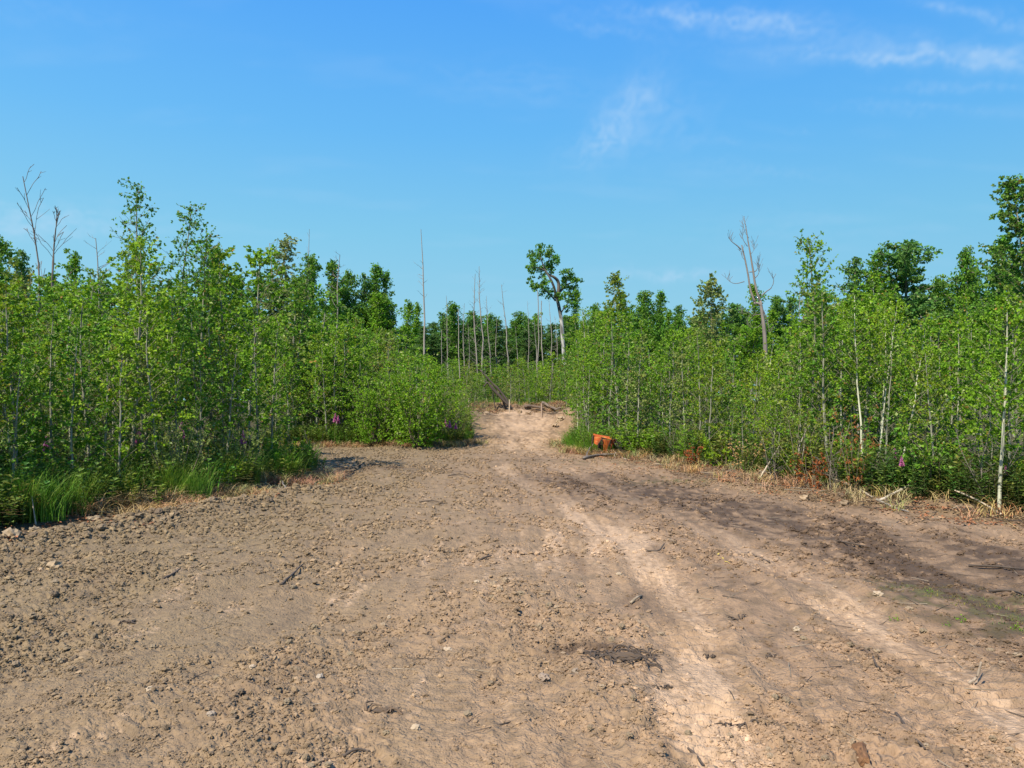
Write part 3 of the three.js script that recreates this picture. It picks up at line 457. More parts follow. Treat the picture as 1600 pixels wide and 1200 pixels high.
// ── the birch with an airy top on the left, and other loose crowns
const loose = (seed, h, o) => sapling(seed, h, { leaf: 0.075, per: 5, branches: 9, bare: 0.2, wide: 0.75, rise: 0.9, twigs: true, pale: 0.05, color: GREENS.deep, tip: GREENS.mid, profile: (q) => 0.12 + 0.88 * (1 - q) ** 0.8, ...o });
const tallOnes = (proto, name, d, fx, tx, ty, w, label, category) => { const a = at(fx, HORIZON, d), q = at(tx, ty, d), y0 = ground(a.x, -d, false), h = q.y - y0; return add(proto, name, a.x, -d, { h, w, tilt: -Math.atan2(q.x - a.x, h), turn: RP() * 6.28, label, category }); };
const birch = loose(401, 6.4, { r: 0.045, per: 4, branches: 8, leaf: 0.07 });
tallOnes(birch, 'birch_tree', 17, 232, 212, 287, 0.9, 'tall thin birch with an airy top, highest leafy tree on the left', 'tree');
tallOnes(birch, 'birch_tree', 17.4, 262, 272, 325, 1.05, 'loose-crowned birch just right of the tallest leafy tree on the left', 'tree');
tallOnes(loose(402, 5.6, { per: 8 }), 'birch_tree', 17, 318, 316, 370, 0.9, 'bright green pointed young birch right of the airy tall ones on the left', 'tree');
tallOnes(loose(403, 5.2, { per: 9, color: GREENS.lime, tip: GREENS.lime }), 'birch_tree', 16.5, 190, 190, 385, 0.8, 'yellow-green pointed young tree just left of the tallest birch', 'tree');
tallOnes(loose(404, 9, { per: 5, leaf: 0.12, color: GREENS.silver, tip: GREENS.silver, bark: barkDark(0.3, 0.27, 0.24, rng(4)) }), 'birch_tree', 34, 425, 428, 378, 1.3, 'greyish half-bare tree with few pale leaves, above the left thicket', 'tree');
tallOnes(loose(405, 7, { per: 6, leaf: 0.1 }), 'birch_tree', 30, 462, 468, 405, 1.0, 'loose-leaved tree right of the greyish half-bare one', 'tree');
tallOnes(loose(406, 5.4, { per: 9, color: GREENS.mid, tip: GREENS.olive, wide: 0.8 }), 'birch_tree', 17.5, 1288, 1285, 378, 0.9, 'pointed loose-leaved tree rising at the left shoulder of the right thicket', 'tree');
tallOnes(loose(407, 7.5, { per: 8, leaf: 0.1, color: GREENS.olive, tip: GREENS.lime, wide: 0.9 }), 'birch_tree', 30, 955, 957, 432, 0.95, 'pointed yellow-green tree standing right of the trail mouth', 'tree');
tallOnes(loose(408, 9, { per: 6, leaf: 0.12, color: GREENS.silver, tip: GREENS.mid, wide: 1.5 }), 'birch_tree', 34, 1110, 1112, 440, 1.0, 'pale feathery tree standing left of the tall dead double snag', 'tree');
tallOnes(loose(409, 9, { per: 16, leaf: 0.095, branches: 12, color: GREENS.deep, tip: GREENS.silver, wide: 1.2, r: 0.08 }), 'birch_tree', 22, 1624, 1610, 290, 1.0, 'very tall tree cut off by the right edge of the picture', 'tree');

// ── grown trees along the skyline
const NARROW = (q) => (0.5 + 0.5 * Math.sin(Math.PI * (0.1 + 0.75 * q))) * (1 - 0.6 * q ** 2), P_POPLAR = [grown(501, 10, { wide: 0.11, profile: NARROW }), grown(502, 10, { wide: 0.15, bare: 0.35 }), grown(503, 10, { wide: 0.17, bare: 0.4, color: GREENS.cool, limbs: 36 }), grown(504, 10, { wide: 0.13, bare: 0.25, color: GREENS.mid, profile: NARROW }), grown(505, 10, { wide: 0.19, bare: 0.5, flat: 0.45, color: GREENS.cool, limbs: 34, rise: 0.35 }), grown(506, 10, { wide: 0.14, bare: 0.2, color: GREENS.deep, limbs: 50 })];
const P_PINE = [grown(511, 10, { wide: 0.15, bare: 0.12, color: GREENS.pine, flat: 0.4, rise: 0.1, per: 40, leaf: 0.22, wideLeaf: 0.35, limbs: 44, profile: (q) => 1.05 - 0.9 * q }), grown(512, 10, { wide: 0.18, bare: 0.05, color: GREENS.pine, flat: 0.4, rise: 0.15, per: 38, leaf: 0.22, wideLeaf: 0.35, limbs: 50, profile: (q) => 1.0 - 0.85 * q })];
for (const [d, fx, tx, ty, k, w, label] of [
  [38, 2, 6, 366, 1, 0.9, 'dark poplar at the far left edge, below the tallest dead snags'], [40, 42, 40, 386, 2, 0.8, 'poplar top between the far left edge and the taller bare snag'], [42, 112, 110, 386, 3, 0.8, 'slim poplar top right of the forked bare snag'], [44, 345, 343, 382, 5, 0.9, 'poplar with a tufted top behind the pointed birches on the left'],
  [52, 492, 490, 398, 0, 0.9, 'first of the dark poplar row left of the trail, beside a bare pole'], [52, 519, 521, 401, 0, 1.0, 'second dark poplar of the row left of the trail'], [54, 548, 549, 420, 1, 0.8, 'third poplar of the row, right of the bare brown snag'], [54, 566, 566, 424, 2, 0.7, 'fourth poplar of the row left of the trail, low and rounded'], [55, 590, 588, 410, 0, 1.05, 'narrow columnar poplar, tallest and last of the row left of the trail'], [55, 600, 600, 420, 0, 0.7, 'slim poplar merging with the right side of the columnar one'],
  [72, 636, 637, 466, 3, 1.0, 'small bright poplar left of the tall crooked snag'], [74, 652, 651, 470, 3, 0.9, 'twin of the small bright poplar, touching the tall crooked snag'], [70, 690, 690, 486, 2, 1.0, 'low poplar right of the tall crooked snag'], [68, 715, 712, 469, 1, 1.2, 'broad poplar left of the cluster of bare poles'], [76, 735, 735, 490, 4, 1.0, 'dark poplar partly behind the cluster of bare poles'],
  [80, 770, 770, 488, 1, 1.0, 'dark tree right behind the bare poles at the middle'], [74, 808, 810, 484, 5, 1.2, 'deep green rounded tree between the bare poles and the big forked poplar'], [84, 842, 842, 486, 3, 1.0, 'dark tree left of the white trunk of the big forked poplar'],
  [62, 900, 899, 445, 3, 0.75, 'light green slim tree right beside the white trunk of the forked poplar'], [66, 927, 926, 472, 1, 1.0, 'rounded green tree right of the forked poplar'], [58, 975, 973, 452, 0, 0.9, 'slim poplar behind the pointed yellow-green tree'], [58, 1005, 1006, 449, 5, 1.2, 'large dark poplar above the right thicket, left one of a pair'], [59, 1030, 1031, 452, 0, 1.0, 'narrow dark poplar, right one of a pair above the right thicket'], [60, 1055, 1056, 474, 2, 1.0, 'drooping-shouldered poplar right of the dark pair'],
  [60, 1085, 1085, 492, 5, 1.0, 'low dark poplar behind the pale feathery tree'], [56, 1150, 1150, 470, 4, 1.1, 'dark tree behind the left side of the double snag'], [46, 1172, 1176, 440, 3, 0.9, 'tree leafing out around the foot of the double snag'], [54, 1216, 1217, 458, 5, 1.0, 'rounded dark tree right of the double snag'], [54, 1240, 1240, 460, 4, 0.8, 'tree with bare lower trunks and a small tuft, right of the snag'], [50, 1262, 1262, 500, 1, 0.9, 'low poplar behind the left shoulder of the right thicket'],
  [36, 1338, 1342, 396, 2, 0.9, 'poplar with a browned top above the right thicket'], [36, 1380, 1384, 384, 1, 1.0, 'dark poplar leaning right above the right thicket'], [36, 1432, 1435, 370, 4, 1.25, 'broad layered tree, widest crown on the right skyline'], [38, 1468, 1470, 425, 3, 0.8, 'low tree in the gap right of the broad layered crown'], [36, 1500, 1503, 382, 1, 0.8, 'open-crowned poplar with pale trunk on the right skyline'], [38, 1525, 1524, 420, 0, 0.8, 'small poplar between the open crown and the edge trees'], [32, 1558, 1559, 362, 0, 1.0, 'slim poplar just left of the very tall edge tree'], [30, 1585, 1584, 395, 5, 0.9, 'thick dark tree under the very tall edge tree'], [31, 1622, 1620, 380, 1, 1.0, 'dark tree mostly beyond the right edge of the picture'],
]) tallOnes(P_POPLAR[k], 'poplar_tree', d, fx, tx, ty, w, label, 'tree');
const P_FAR = [grown(521, 10, { wide: 0.2, bare: 0.06, color: GREENS.deep, limbs: 40, leaf: 0.21 }), grown(522, 10, { wide: 0.17, bare: 0.04, color: GREENS.mid, limbs: 40, leaf: 0.21 }), grown(523, 10, { wide: 0.15, bare: 0.1, color: GREENS.cool, limbs: 40, leaf: 0.21 })];
{ const R = rng(93); // the middle row, between the thickets and the skyline trees
  const mid = (px, d, y, where) => { const p = pick([P_POPLAR[0], P_POPLAR[3], P_POPLAR[1], P_FAR[1], P_FAR[2]], R); tallOnes(p, 'poplar_tree', d, px, px + (R() - 0.5) * 8, y, 0.9 + 0.5 * R(), `green poplar of the middle row ${where}`, 'tree').userData.group = `green poplars of the middle row ${where}`; };
  for (let k = 0; k < 17; k++) mid(-30 + k * 31 + (R() - 0.5) * 18, 34 + 12 * R(), 418 + 34 * R(), k < 6 ? 'behind the two bare snags on the left' : k < 12 ? 'behind the airy birches' : 'left of the dark poplar row');
  for (let k = 0; k < 8; k++) mid(490 + k * 18 + (R() - 0.5) * 12, 50 + 8 * R(), 452 + 34 * R(), 'under the dark poplar row');
  for (let k = 0; k < 22; k++) mid(905 + k * 17.5 + (R() - 0.5) * 12, 46 + 12 * R(), 478 + 34 * R(), k < 7 ? 'right of the forked poplar' : k < 14 ? 'left of the double snag' : 'right of the double snag');
  for (let k = 0; k < 16; k++) mid(1275 + k * 23 + (R() - 0.5) * 14, 30 + 10 * R(), 440 + 40 * R(), k < 8 ? 'behind the right thicket, left of the broad layered crown' : 'behind the right thicket, right of the broad layered crown'); }
{ const R = rng(91); for (let k = 0; k < 70; k++) { const px = -60 + k * 24.6 + (R() - 0.5) * 22, d = 78 + 22 * R(); if (R() < 0.3) tallOnes(pick(P_PINE, R), 'pine_tree', d, px, px, 486 + 36 * R(), 1.6, 'dark evergreen in the far row closing the skyline', 'tree').userData.group = 'far dark evergreens'; else tallOnes(pick(P_FAR, R), 'poplar_tree', d, px, px, 482 + 40 * R(), 1.4, 'far poplar in the dense row closing the skyline', 'tree').userData.group = 'far poplars of the skyline'; }
  for (let k = 0; k < 30; k++) { const px = 605 + k * 11 + (R() - 0.5) * 12, d = 64 + 14 * R(); tallOnes(pick(P_PINE, R), 'pine_tree', d, px, px, 492 + 36 * R(), 1.5, 'dark evergreen behind the bare poles at the end of the trail', 'tree').userData.group = 'dark evergreens behind the trail end'; } }

// ── the big forked poplar with a white trunk
{
  const d = 60, P = (px, py) => at(px, py, d), foot = at(884, HORIZON, d), y0 = ground(foot.x, -d, false), L = (px, py, dz = 0) => { const q = P(px, py); return V(q.x - foot.x, q.y - y0, dz); };
  const R = rng(610), root = new THREE.Group(), wood = new GB(), limbs = new GB(), leaves = new GB();
  root.name = numbered('poplar_tree'); root.position.set(foot.x, y0, -d);
  const white = Array.from({ length: 60 }, () => (R() < 0.42 ? 0.10 : 0.44) * (0.8 + 0.4 * R())), bk = (t, k) => { const s = white[(Math.floor(t * 26) * 4 + k) % 60] * (t > 0.72 ? 0.35 : 1); return [s, s * 0.97, s * 0.9]; };
  const main = [V(0, -0.2, 0), L(884, 590), L(881, 555), L(879, 525), L(877, 500), L(873, 478), L(870, 465)], mainPts = new THREE.CatmullRomCurve3(main).getPoints(26);
  wood.tube(mainPts, (t) => 0.18 - 0.06 * t, 8, bk);
  const bough = (list, r0, r1) => { const pts = new THREE.CatmullRomCurve3(list).getPoints(14); limbs.tube(pts, (t) => mix(r0, r1, t), 6, barkDark(0.10, 0.085, 0.07, R)); return pts; };
  bough([L(870, 466), L(873, 452), L(872, 440), L(866, 434, 0.2), L(858, 430, 0.2), L(852, 424, 0.1)], 0.17, 0.07); bough([L(869, 466), L(866, 452, 0.3), L(860, 438, 0.5), L(852, 424, 0.4), L(846, 408, 0.3), L(843, 394, 0.2)], 0.12, 0.03); bough([L(871, 462), L(878, 452, -0.2), L(886, 444, -0.3), L(896, 440, -0.3), L(905, 436, -0.2)], 0.11, 0.03);
  bough([L(868, 470), L(858, 460, 0.3), L(846, 452, 0.4), L(834, 446, 0.3)], 0.07, 0.02); bough([L(852, 424, 0.3), L(840, 420, 0.5), L(828, 420, 0.6)], 0.06, 0.02); bough([L(852, 424, 0.3), L(856, 410), L(862, 398, -0.3), L(867, 404)], 0.05, 0.02); bough([L(884, 445), L(886, 436, -0.4), L(885, 428, -0.5)], 0.05, 0.02); bough([L(876, 490), L(884, 478, 0.4), L(893, 470, 0.6)], 0.06, 0.02);
  const tuft = (px, py, r, n) => { const c = vary(GREENS.deep, R, 0.3, 0), o = L(px, py, (R() - 0.5) * 2.4); for (let k = 0; k < n; k++) { sphere(R, tB); const q = r * Math.cbrt(R()); const x = o.x + tB.x * q, y = o.y + tB.y * q * 0.75, z = o.z + tB.z * q; sphere(R, tA); sphere(R, tB); tB.y += 0.6; tB.addScaledVector(tA, -tB.dot(tA)).normalize(); const s = 0.15 * (0.6 + 0.7 * R()); leaves.leaf({ x, y, z }, tA, tB, s, s * 0.85, vary(c, R, 0.3, 0.02)); } };
  for (const [px, py, r] of [[830, 394, 0.42], [836, 405, 0.5], [845, 389, 0.5], [852, 398, 0.6], [860, 391, 0.4], [866, 404, 0.55], [873, 408, 0.35], [858, 412, 0.6], [846, 412, 0.55], [834, 418, 0.5], [826, 421, 0.35], [851, 423, 0.45], [840, 399, 0.5], [866, 416, 0.4], [842, 448, 0.5], [834, 447, 0.4], [851, 452, 0.55], [858, 458, 0.45], [846, 440, 0.35], [856, 443, 0.35], [878, 432, 0.45], [886, 427, 0.5], [893, 432, 0.5], [900, 436, 0.45], [905, 440, 0.35], [890, 442, 0.6], [882, 446, 0.5], [896, 448, 0.45], [884, 458, 0.5], [876, 462, 0.4], [868, 456, 0.4], [893, 458, 0.35], [829, 432, 0.2], [832, 440, 0.25], [892, 470, 0.35], [886, 478, 0.3]]) for (let w = 0; w < 4; w++) if (R() < 0.95) tuft(px + (R() - 0.5) * 10, py + 2 + (R() - 0.5) * 9, r * 0.52, Math.round(85 * r));
  wood.build('trunk', barkMat, root, true); limbs.build('limbs', barkMat, root, true); leaves.build('crown', leafMat, root);
  tag(root, 'tall forked poplar with a blotched white trunk and two dark green crowns', 'tree'); shade(root); scene.add(root);
}

// ── dead trees
const snagAt = (proto, d, fx, tx, ty, w, label, name = 'dead_tree') => tallOnes(proto, name, d, fx, tx, ty, w, label, 'dead tree');
const P_SNAG = [dead(701, 10, { branches: 30, len: 0.1, wob: 0.022 }), dead(702, 10, { branches: 38, len: 0.09, wob: 0.02 }), dead(703, 10, { branches: 22, len: 0.12, wob: 0.035, rise: 0.4 }), dead(704, 10, { branches: 26, len: 0.16, twigs: 3 }), dead(705, 10, { branches: 4, len: 0.05, taper: 0.5, r: 0.07, bare: 0.5 })];
snagAt(dead(711, 6.2, { branches: 20, len: 0.15, rise: 1.5, twigs: 2, r: 0.029, bare: 0.35, bark: barkDark(0.16, 0.13, 0.11, rng(3)), limbColor: [0.13, 0.11, 0.095] }), 21, 60, 39, 275, 1, 'tallest bare snag at the far left, rising above the thicket');
snagAt(dead(712, 6, { stems: [bend(V(0, 0, 0), V(0.05, 4.1, 0), 6, 0.03, rng(5)), bend(V(0.03, 3.9, 0), V(0.26, 6, 0), 5, 0.04, rng(6)), bend(V(0.03, 3.8, 0), V(-0.14, 5.9, 0.2), 5, 0.05, rng(7))], branches: 7, len: 0.10, r: 0.032, rise: 1.2, bark: barkDark(0.16, 0.13, 0.11, rng(3)), limbColor: [0.13, 0.11, 0.095] }), 21, 86, 82, 325, 1, 'forked bare snag beside the tallest one at the far left');
snagAt(P_SNAG[3], 24, 156, 150, 372, 0.9, 'pale grey bare tree full of fine twigs on the left', 'dead_tree');
snagAt(P_SNAG[3], 36, 412, 420, 380, 1.2, 'bare grey twiggy tree behind the half-bare one on the left');
snagAt(P_SNAG[1], 46, 486, 484, 358, 0.6, 'thin straight bare pole beside the first dark poplar');
snagAt(P_SNAG[3], 44, 531, 532, 398, 1.0, 'brownish bare tree with many twigs between the dark poplars');
snagAt(dead(721, 12.5, { branches: 9, len: 0.09, wob: 0.012, r: 0.1, bare: 0.5 }), 50, 668, 659, 358, 1, 'tall crooked snag standing alone left of the trail end');
snagAt(P_SNAG[4], 50, 690, 690, 515, 0.8, 'short broken pole right of the tall crooked snag'); snagAt(P_SNAG[1], 50, 700, 698, 462, 0.7, 'thin bare pole right of the short broken one'); snagAt(P_SNAG[4], 48, 718, 716, 482, 0.8, 'straight grey pole with a broken top before the broad poplar');
snagAt(P_SNAG[1], 58, 727, 726, 474, 0.8, 'leftmost thin pole of the bare cluster at the middle'); snagAt(P_SNAG[1], 58, 748, 743, 428, 0.9, 'left of the two tallest poles in the bare cluster'); snagAt(P_SNAG[0], 58, 757, 748, 416, 0.9, 'right of the two tallest poles in the bare cluster, finely branched'); snagAt(P_SNAG[0], 60, 772, 760, 462, 0.8, 'leaning bare pole on the right of the cluster'); snagAt(P_SNAG[2], 60, 796, 784, 444, 0.9, 'bare pole leaning left, between the cluster and the forked poplar'); snagAt(P_SNAG[2], 66, 778, 777, 500, 1.0, 'low thin grey pole inside the cluster'); snagAt(P_SNAG[1], 64, 825, 824, 470, 0.6, 'very thin bare stem left of the pair of grey trunks');
snagAt(P_SNAG[4], 58, 843, 841, 454, 0.9, 'left of the pair of thick grey trunks under the forked poplar'); snagAt(P_SNAG[4], 58, 848, 845, 470, 0.9, 'right of the pair of thick grey trunks under the forked poplar'); snagAt(P_SNAG[2], 52, 839, 835, 500, 0.9, 'crooked pale pole left of the thick grey trunks'); snagAt(P_SNAG[2], 56, 862, 857, 468, 0.8, 'thin dark snag just left of the white trunk'); snagAt(P_SNAG[1], 58, 872, 866, 494, 0.9, 'thin pale pole touching the white trunk on its left'); snagAt(P_SNAG[0], 60, 735, 731, 505, 0.9, 'short finely branched grey pole low in the cluster'); snagAt(P_SNAG[2], 62, 812, 806, 510, 0.8, 'short leaning grey pole before the deep green rounded tree');
snagAt(P_SNAG[1], 44, 982, 981, 470, 0.6, 'thin bare pole between the poplars right of the forked one'); snagAt(P_SNAG[4], 50, 1249, 1249, 455, 0.7, 'left reddish bare trunk right of the double snag'); snagAt(P_SNAG[4], 50, 1255, 1254, 462, 0.6, 'right reddish bare trunk right of the double snag'); snagAt(P_SNAG[4], 44, 1495, 1494, 430, 0.6, 'pale bare trunk showing through the right skyline'); snagAt(P_SNAG[4], 44, 1506, 1505, 440, 0.6, 'brown bare trunk beside the pale one in the right skyline'); snagAt(P_SNAG[4], 40, 1422, 1420, 470, 0.6, 'bare trunk under the broad layered crown');
{ // the double snag: trunk forking into two leaders
  const d = 42, foot = at(1196, HORIZON, d), y0 = ground(foot.x, -d, false), L = (px, py, dz = 0) => { const q = at(px, py, d); return V(q.x - foot.x, q.y - y0, dz); }, cv = (l, n = 12) => new THREE.CatmullRomCurve3(l).getPoints(n);
  const R = rng(733), wood = new GB(), limbs = new GB(), root = new THREE.Group(), c = barkDark(0.19, 0.165, 0.145, R);
  wood.tube(cv([V(0, -0.2, 0), L(1196, 545), L(1194, 515), L(1191, 490), L(1188, 470)]), (t) => 0.13 - 0.05 * t, 7, c); wood.tube(cv([L(1180, 473), L(1173, 455), L(1169, 430), L(1164, 405), L(1159, 383)]), (t) => 0.062 - 0.03 * t, 6, c); wood.tube(cv([L(1188, 472), L(1181, 450), L(1177, 425), L(1173, 400), L(1169, 378), L(1166, 358), L(1162, 338)]), (t) => 0.072 - 0.058 * t, 6, c); wood.tube(cv([L(1190, 478), L(1184, 474), L(1178, 474)]), (t) => 0.085 - 0.02 * t, 6, c);
  for (const [l, r] of [[[L(1158, 390), L(1152, 384), L(1144, 378), L(1138, 371)], 0.05], [[L(1171, 425), L(1180, 424), L(1184, 418), L(1186, 405)], 0.04], [[L(1168, 385), L(1162, 376), L(1159, 366)], 0.03], [[L(1190, 462), L(1198, 455), L(1205, 450), L(1209, 438), L(1205, 430)], 0.045], [[L(1163, 440), L(1150, 443), L(1142, 441), L(1134, 434)], 0.03], [[L(1178, 436), L(1185, 428), L(1187, 412)], 0.035], [[L(1192, 492), L(1180, 492), L(1172, 498)], 0.035], [[L(1166, 408), L(1160, 402), L(1157, 392)], 0.02], [[L(1170, 372), L(1164, 362), L(1160, 346)], 0.02], [[L(1193, 485), L(1198, 500), L(1204, 525)], 0.04], [[L(1172, 398), L(1177, 392), L(1179, 382)], 0.02], [[L(1176, 480), L(1172, 486), L(1163, 490), L(1155, 488)], 0.02], [[L(1193, 500), L(1186, 510), L(1176, 512), L(1166, 506)], 0.02]]) { limbs.tube(cv(l, 8), (t) => r * 0.75 * (1 - 0.7 * t), 4, () => [0.17, 0.145, 0.125]); for (let k = 0; k < 9; k++) { const p = l[l.length - 1].clone().lerp(l[l.length - 2], R()); limbs.tube(bend(p, p.clone().add(V((R() - 0.5) * 0.5, 0.15 + 0.4 * R(), (R() - 0.5) * 0.5)), 2, 0.1, R), (t) => 0.008, 3, () => [0.17, 0.145, 0.125]); } }
  root.name = numbered('dead_tree'); root.position.set(foot.x, y0, -d); wood.build('trunk', barkMat, root, true); limbs.build('branches', barkMat, root, true); tag(root, 'large dead tree forking into two bare leaders above the right thicket', 'dead tree'); shade(root); scene.add(root);
}
// ───────────────────────── low growth: grass, leafy undergrowth, litter ─────────────────────────
const E = new THREE.Object3D();
function scatter(name, geo, material, spots, label, category, parent) {   // what nobody could count: one object
  const m = new THREE.InstancedMesh(geo, material, spots.length);
  spots.forEach((s, i) => { E.position.set(s[0], s[1], s[2]); E.rotation.set(s[5] ?? 0, s[3], s[6] ?? 0); const q = s[4]; Array.isArray(q) ? E.scale.set(...q) : E.scale.setScalar(q); E.updateMatrix(); m.setMatrixAt(i, E.matrix); m.setColorAt(i, new THREE.Color().setRGB(...(s[7] ?? [1, 1, 1]))); });
  m.name = numbered(name); m.castShadow = m.receiveShadow = true;
  if (parent) { parent.add(m); m.userData.kind = 'stuff'; m.userData.label = label; } else { tag(m, label, category, null, 'stuff'); scene.add(m); }
  return m;
}
function tuft(seed, n, h, spread, out, c0, c1, w = 0.011) {
  const R = rng(seed), g = new GB();
  for (let k = 0; k < n; k++) {
    const a = R() * 6.28, r = spread * Math.sqrt(R()), x = Math.cos(a) * r, z = Math.sin(a) * r, b = R() * 6.28, l = h * (0.5 + 0.6 * R()), o = out * l * (0.3 + R()), dx = Math.cos(b), dz = Math.sin(b), c = lerp3(c0, c1, R()), ww = w * (0.7 + 0.6 * R()); let prev = null;
    for (let j = 0; j <= 4; j++) { const t = j / 4, s = (1 - t ** 1.6) * ww / 2 + 0.0006, px = x + dx * o * t * t, py = l * (t - 0.28 * out * t * t * t), pz = z + dz * o * t * t, i0 = g.v(px - dz * s, py, pz + dx * s, c), i1 = g.v(px + dz * s, py, pz - dx * s, c); if (prev !== null) g.i.push(prev, i0, prev + 1, i0, i1, prev + 1); prev = i0; }
  }
  return g.build('tuft', leafMat).geometry;
}
function forb(seed, n, h, c0, c1, leafLen, leafWide) {
  const R = rng(seed), g = new GB();
  for (let q = 0; q < n; q++) {
    const a = R() * 6.28, r = 0.2 * Math.sqrt(R()), top = V(Math.cos(a) * (r + 0.08), h * (0.55 + 0.55 * R()), Math.sin(a) * (r + 0.08)), pts = bend(V(Math.cos(a) * r, 0, Math.sin(a) * r), top, 4, 0.05, R);
    g.tube(pts, (t) => 0.004 * (1 - 0.6 * t), 3, () => [0.12, 0.13, 0.04]);
    for (let k = 0; k < 18; k++) { const t = 0.15 + 0.85 * (k + R()) / 18, p = along(pts, t), b = k * 2.4 + R(), up = 0.35 - 0.7 * R() * (1 - t); tA.set(Math.cos(b), up, Math.sin(b)).normalize(); tB.set(-Math.cos(b) * up, 1, -Math.sin(b) * up).addScaledVector(sphere(R, tC), 0.3); tB.addScaledVector(tA, -tB.dot(tA)).normalize(); const l = leafLen * (0.6 + 0.6 * R()); g.leaf(p, tA, tB, l, leafWide * (0.8 + 0.4 * R()), vary(lerp3(c0, c1, t), R, 0.25, 0.01), 0.25); }
  }
  return g.build('forb', leafMat).geometry;
}
const inView = (x, d, m = 120) => { const px = 800 + x / d * F; return px > -m && px < 1600 + m; };
function sow(n, seed, zone, test) { const R = rng(seed), out = []; for (let k = 0; k < n * 30 && out.length < n; k++) { const d = mix(zone[2], zone[3], R() ** 1.3), x = mix(zone[0], zone[1], R()); if (!inView(x, d)) continue; const sd = edge(x, -d), r = test(x, d, sd, R); if (!r) continue; out.push([x, ground(x, -d, false) - 0.01, -d, R() * 6.28, r, (R() - 0.5) * 0.15, (R() - 0.5) * 0.15, [0.7 + 0.6 * R(), 0.75 + 0.5 * R(), 0.7 + 0.5 * R()]]); } return out; }
const clumpy = (x, d, f = 1.1) => N2(x * f + 31, d * f - 7);
scatter('tall_grass', tuft(801, 38, 0.54, 0.17, 0.5, [0.105, 0.235, 0.018], [0.20, 0.34, 0.035], 0.009), leafMat, [
  ...sow(1500, 61, [-16, -3.6, 8.5, 24], (x, d, sd, R) => sd > 0.3 + 0.25 * clumpy(x, d, 0.6) && sd < 2.8 && clumpy(x, d) > -0.35 && R() < 1.1 - sd * 0.35 ? 0.7 + 0.75 * R() : 0),
  ...sow(260, 62, [-9, -1.2, 27.4, 33], (x, d, sd, R) => sd > 0.05 && sd < 1.5 && clumpy(x, d) > -0.1 ? 0.8 + 0.6 * R() : 0),
  ...sow(130, 63, [1.5, 3.4, 23, 27], (x, d, sd, R) => sd > 0.05 && sd < 1.2 && x < 2.9 ? 0.8 + 0.6 * R() : 0),
  ...sow(420, 64, [2, 14, 7.5, 24], (x, d, sd, R) => sd > 0.35 && sd < 2.6 && clumpy(x, d) > 0.0 ? 0.6 + 0.6 * R() : 0),
  ...sow(170, 65, [-4, 6, 47.2, 50], (x, d, sd, R) => sd > 0.4 && R() < 0.8 ? 1.0 + 0.7 * R() : 0),
], 'tall bright green grass along the foot of the thickets', 'grass');
scatter('leafy_undergrowth', forb(811, 7, 0.75, [0.065, 0.125, 0.022], [0.11, 0.19, 0.03], 0.11, 0.028), leafMat, [
  ...sow(900, 66, [3, 15, 7.5, 24], (x, d, sd, R) => sd > (d > 14 ? 0.7 : 0.25) && sd < 3.6 && clumpy(x, d, 0.7) > -0.45 ? 0.55 + 0.6 * R() : 0),
  ...sow(650, 67, [-16, -3.6, 8.5, 24], (x, d, sd, R) => sd > 0.5 && sd < 4.2 ? 0.6 + 0.6 * R() : 0),
  ...sow(260, 68, [-9, -1.2, 27.4, 34], (x, d, sd, R) => sd > 0.2 && sd < 3 ? 0.6 + 0.6 * R() : 0), ...sow(260, 69, [1.8, 6, 20, 31], (x, d, sd, R) => sd > 0.3 && sd < 3 ? 0.6 + 0.6 * R() : 0),
], 'leafy green herbs growing thickly under the young trees', 'undergrowth');
scatter('broadleaf_undergrowth', forb(812, 5, 0.5, [0.07, 0.135, 0.022], [0.14, 0.21, 0.035], 0.085, 0.06), leafMat, [
  ...sow(420, 70, [-16, -3.6, 8.5, 24], (x, d, sd, R) => sd > 0.1 && sd < 3 && clumpy(x, d, 0.9) > 0.05 ? 0.7 + 0.7 * R() : 0), ...sow(520, 71, [2, 15, 7.5, 27], (x, d, sd, R) => sd > 0.3 && sd < 3 && clumpy(x, d, 0.9) > -0.05 ? 0.7 + 0.8 * R() : 0), ...sow(300, 72, [-9, -1.2, 27.4, 31], (x, d, sd, R) => sd > 0.0 && sd < 1.4 ? 0.6 + 0.6 * R() : 0),
], 'broad-leaved low plants along the foot of the thickets', 'undergrowth');
scatter('dry_grass', tuft(802, 26, 0.3, 0.16, 1.35, [0.28, 0.185, 0.085], [0.42, 0.31, 0.15], 0.008), dryMat, [
  ...sow(520, 73, [-9, -3.6, 8.5, 20], (x, d, sd, R) => sd > -0.5 && sd < 0.6 && clumpy(x, d, 0.8) > -0.35 && d > 10.8 ? 0.6 + 0.7 * R() : 0), ...sow(160, 88, [-14, -3.6, 8.5, 20], (x, d, sd, R) => sd > 0.3 && sd < 1.4 ? 0.9 + 0.8 * R() : 0), ...sow(150, 74, [2.5, 11, 7.5, 22], (x, d, sd, R) => sd > -0.1 - 0.9 * R() ** 2 && sd < 0.8 && clumpy(x, d, 1.3) > 0.05 ? 0.6 + 0.8 * R() : 0),
  ...sow(230, 75, [-8, -1, 26.4, 28.2], (x, d, sd, R) => sd > -0.6 && sd < 0.4 ? 0.6 + 0.6 * R() : 0), ...sow(140, 76, [1.3, 3.6, 21.5, 28], (x, d, sd, R) => sd > -0.4 && sd < 0.4 ? 0.7 + 0.6 * R() : 0), ...sow(160, 77, [-3, 3.6, 44, 48], (x, d, sd, R) => sd > -0.3 && sd < 1.0 ? 0.8 + 0.6 * R() : 0),
], 'flattened straw-coloured dead grass along the edges of the bare ground', 'dry grass');
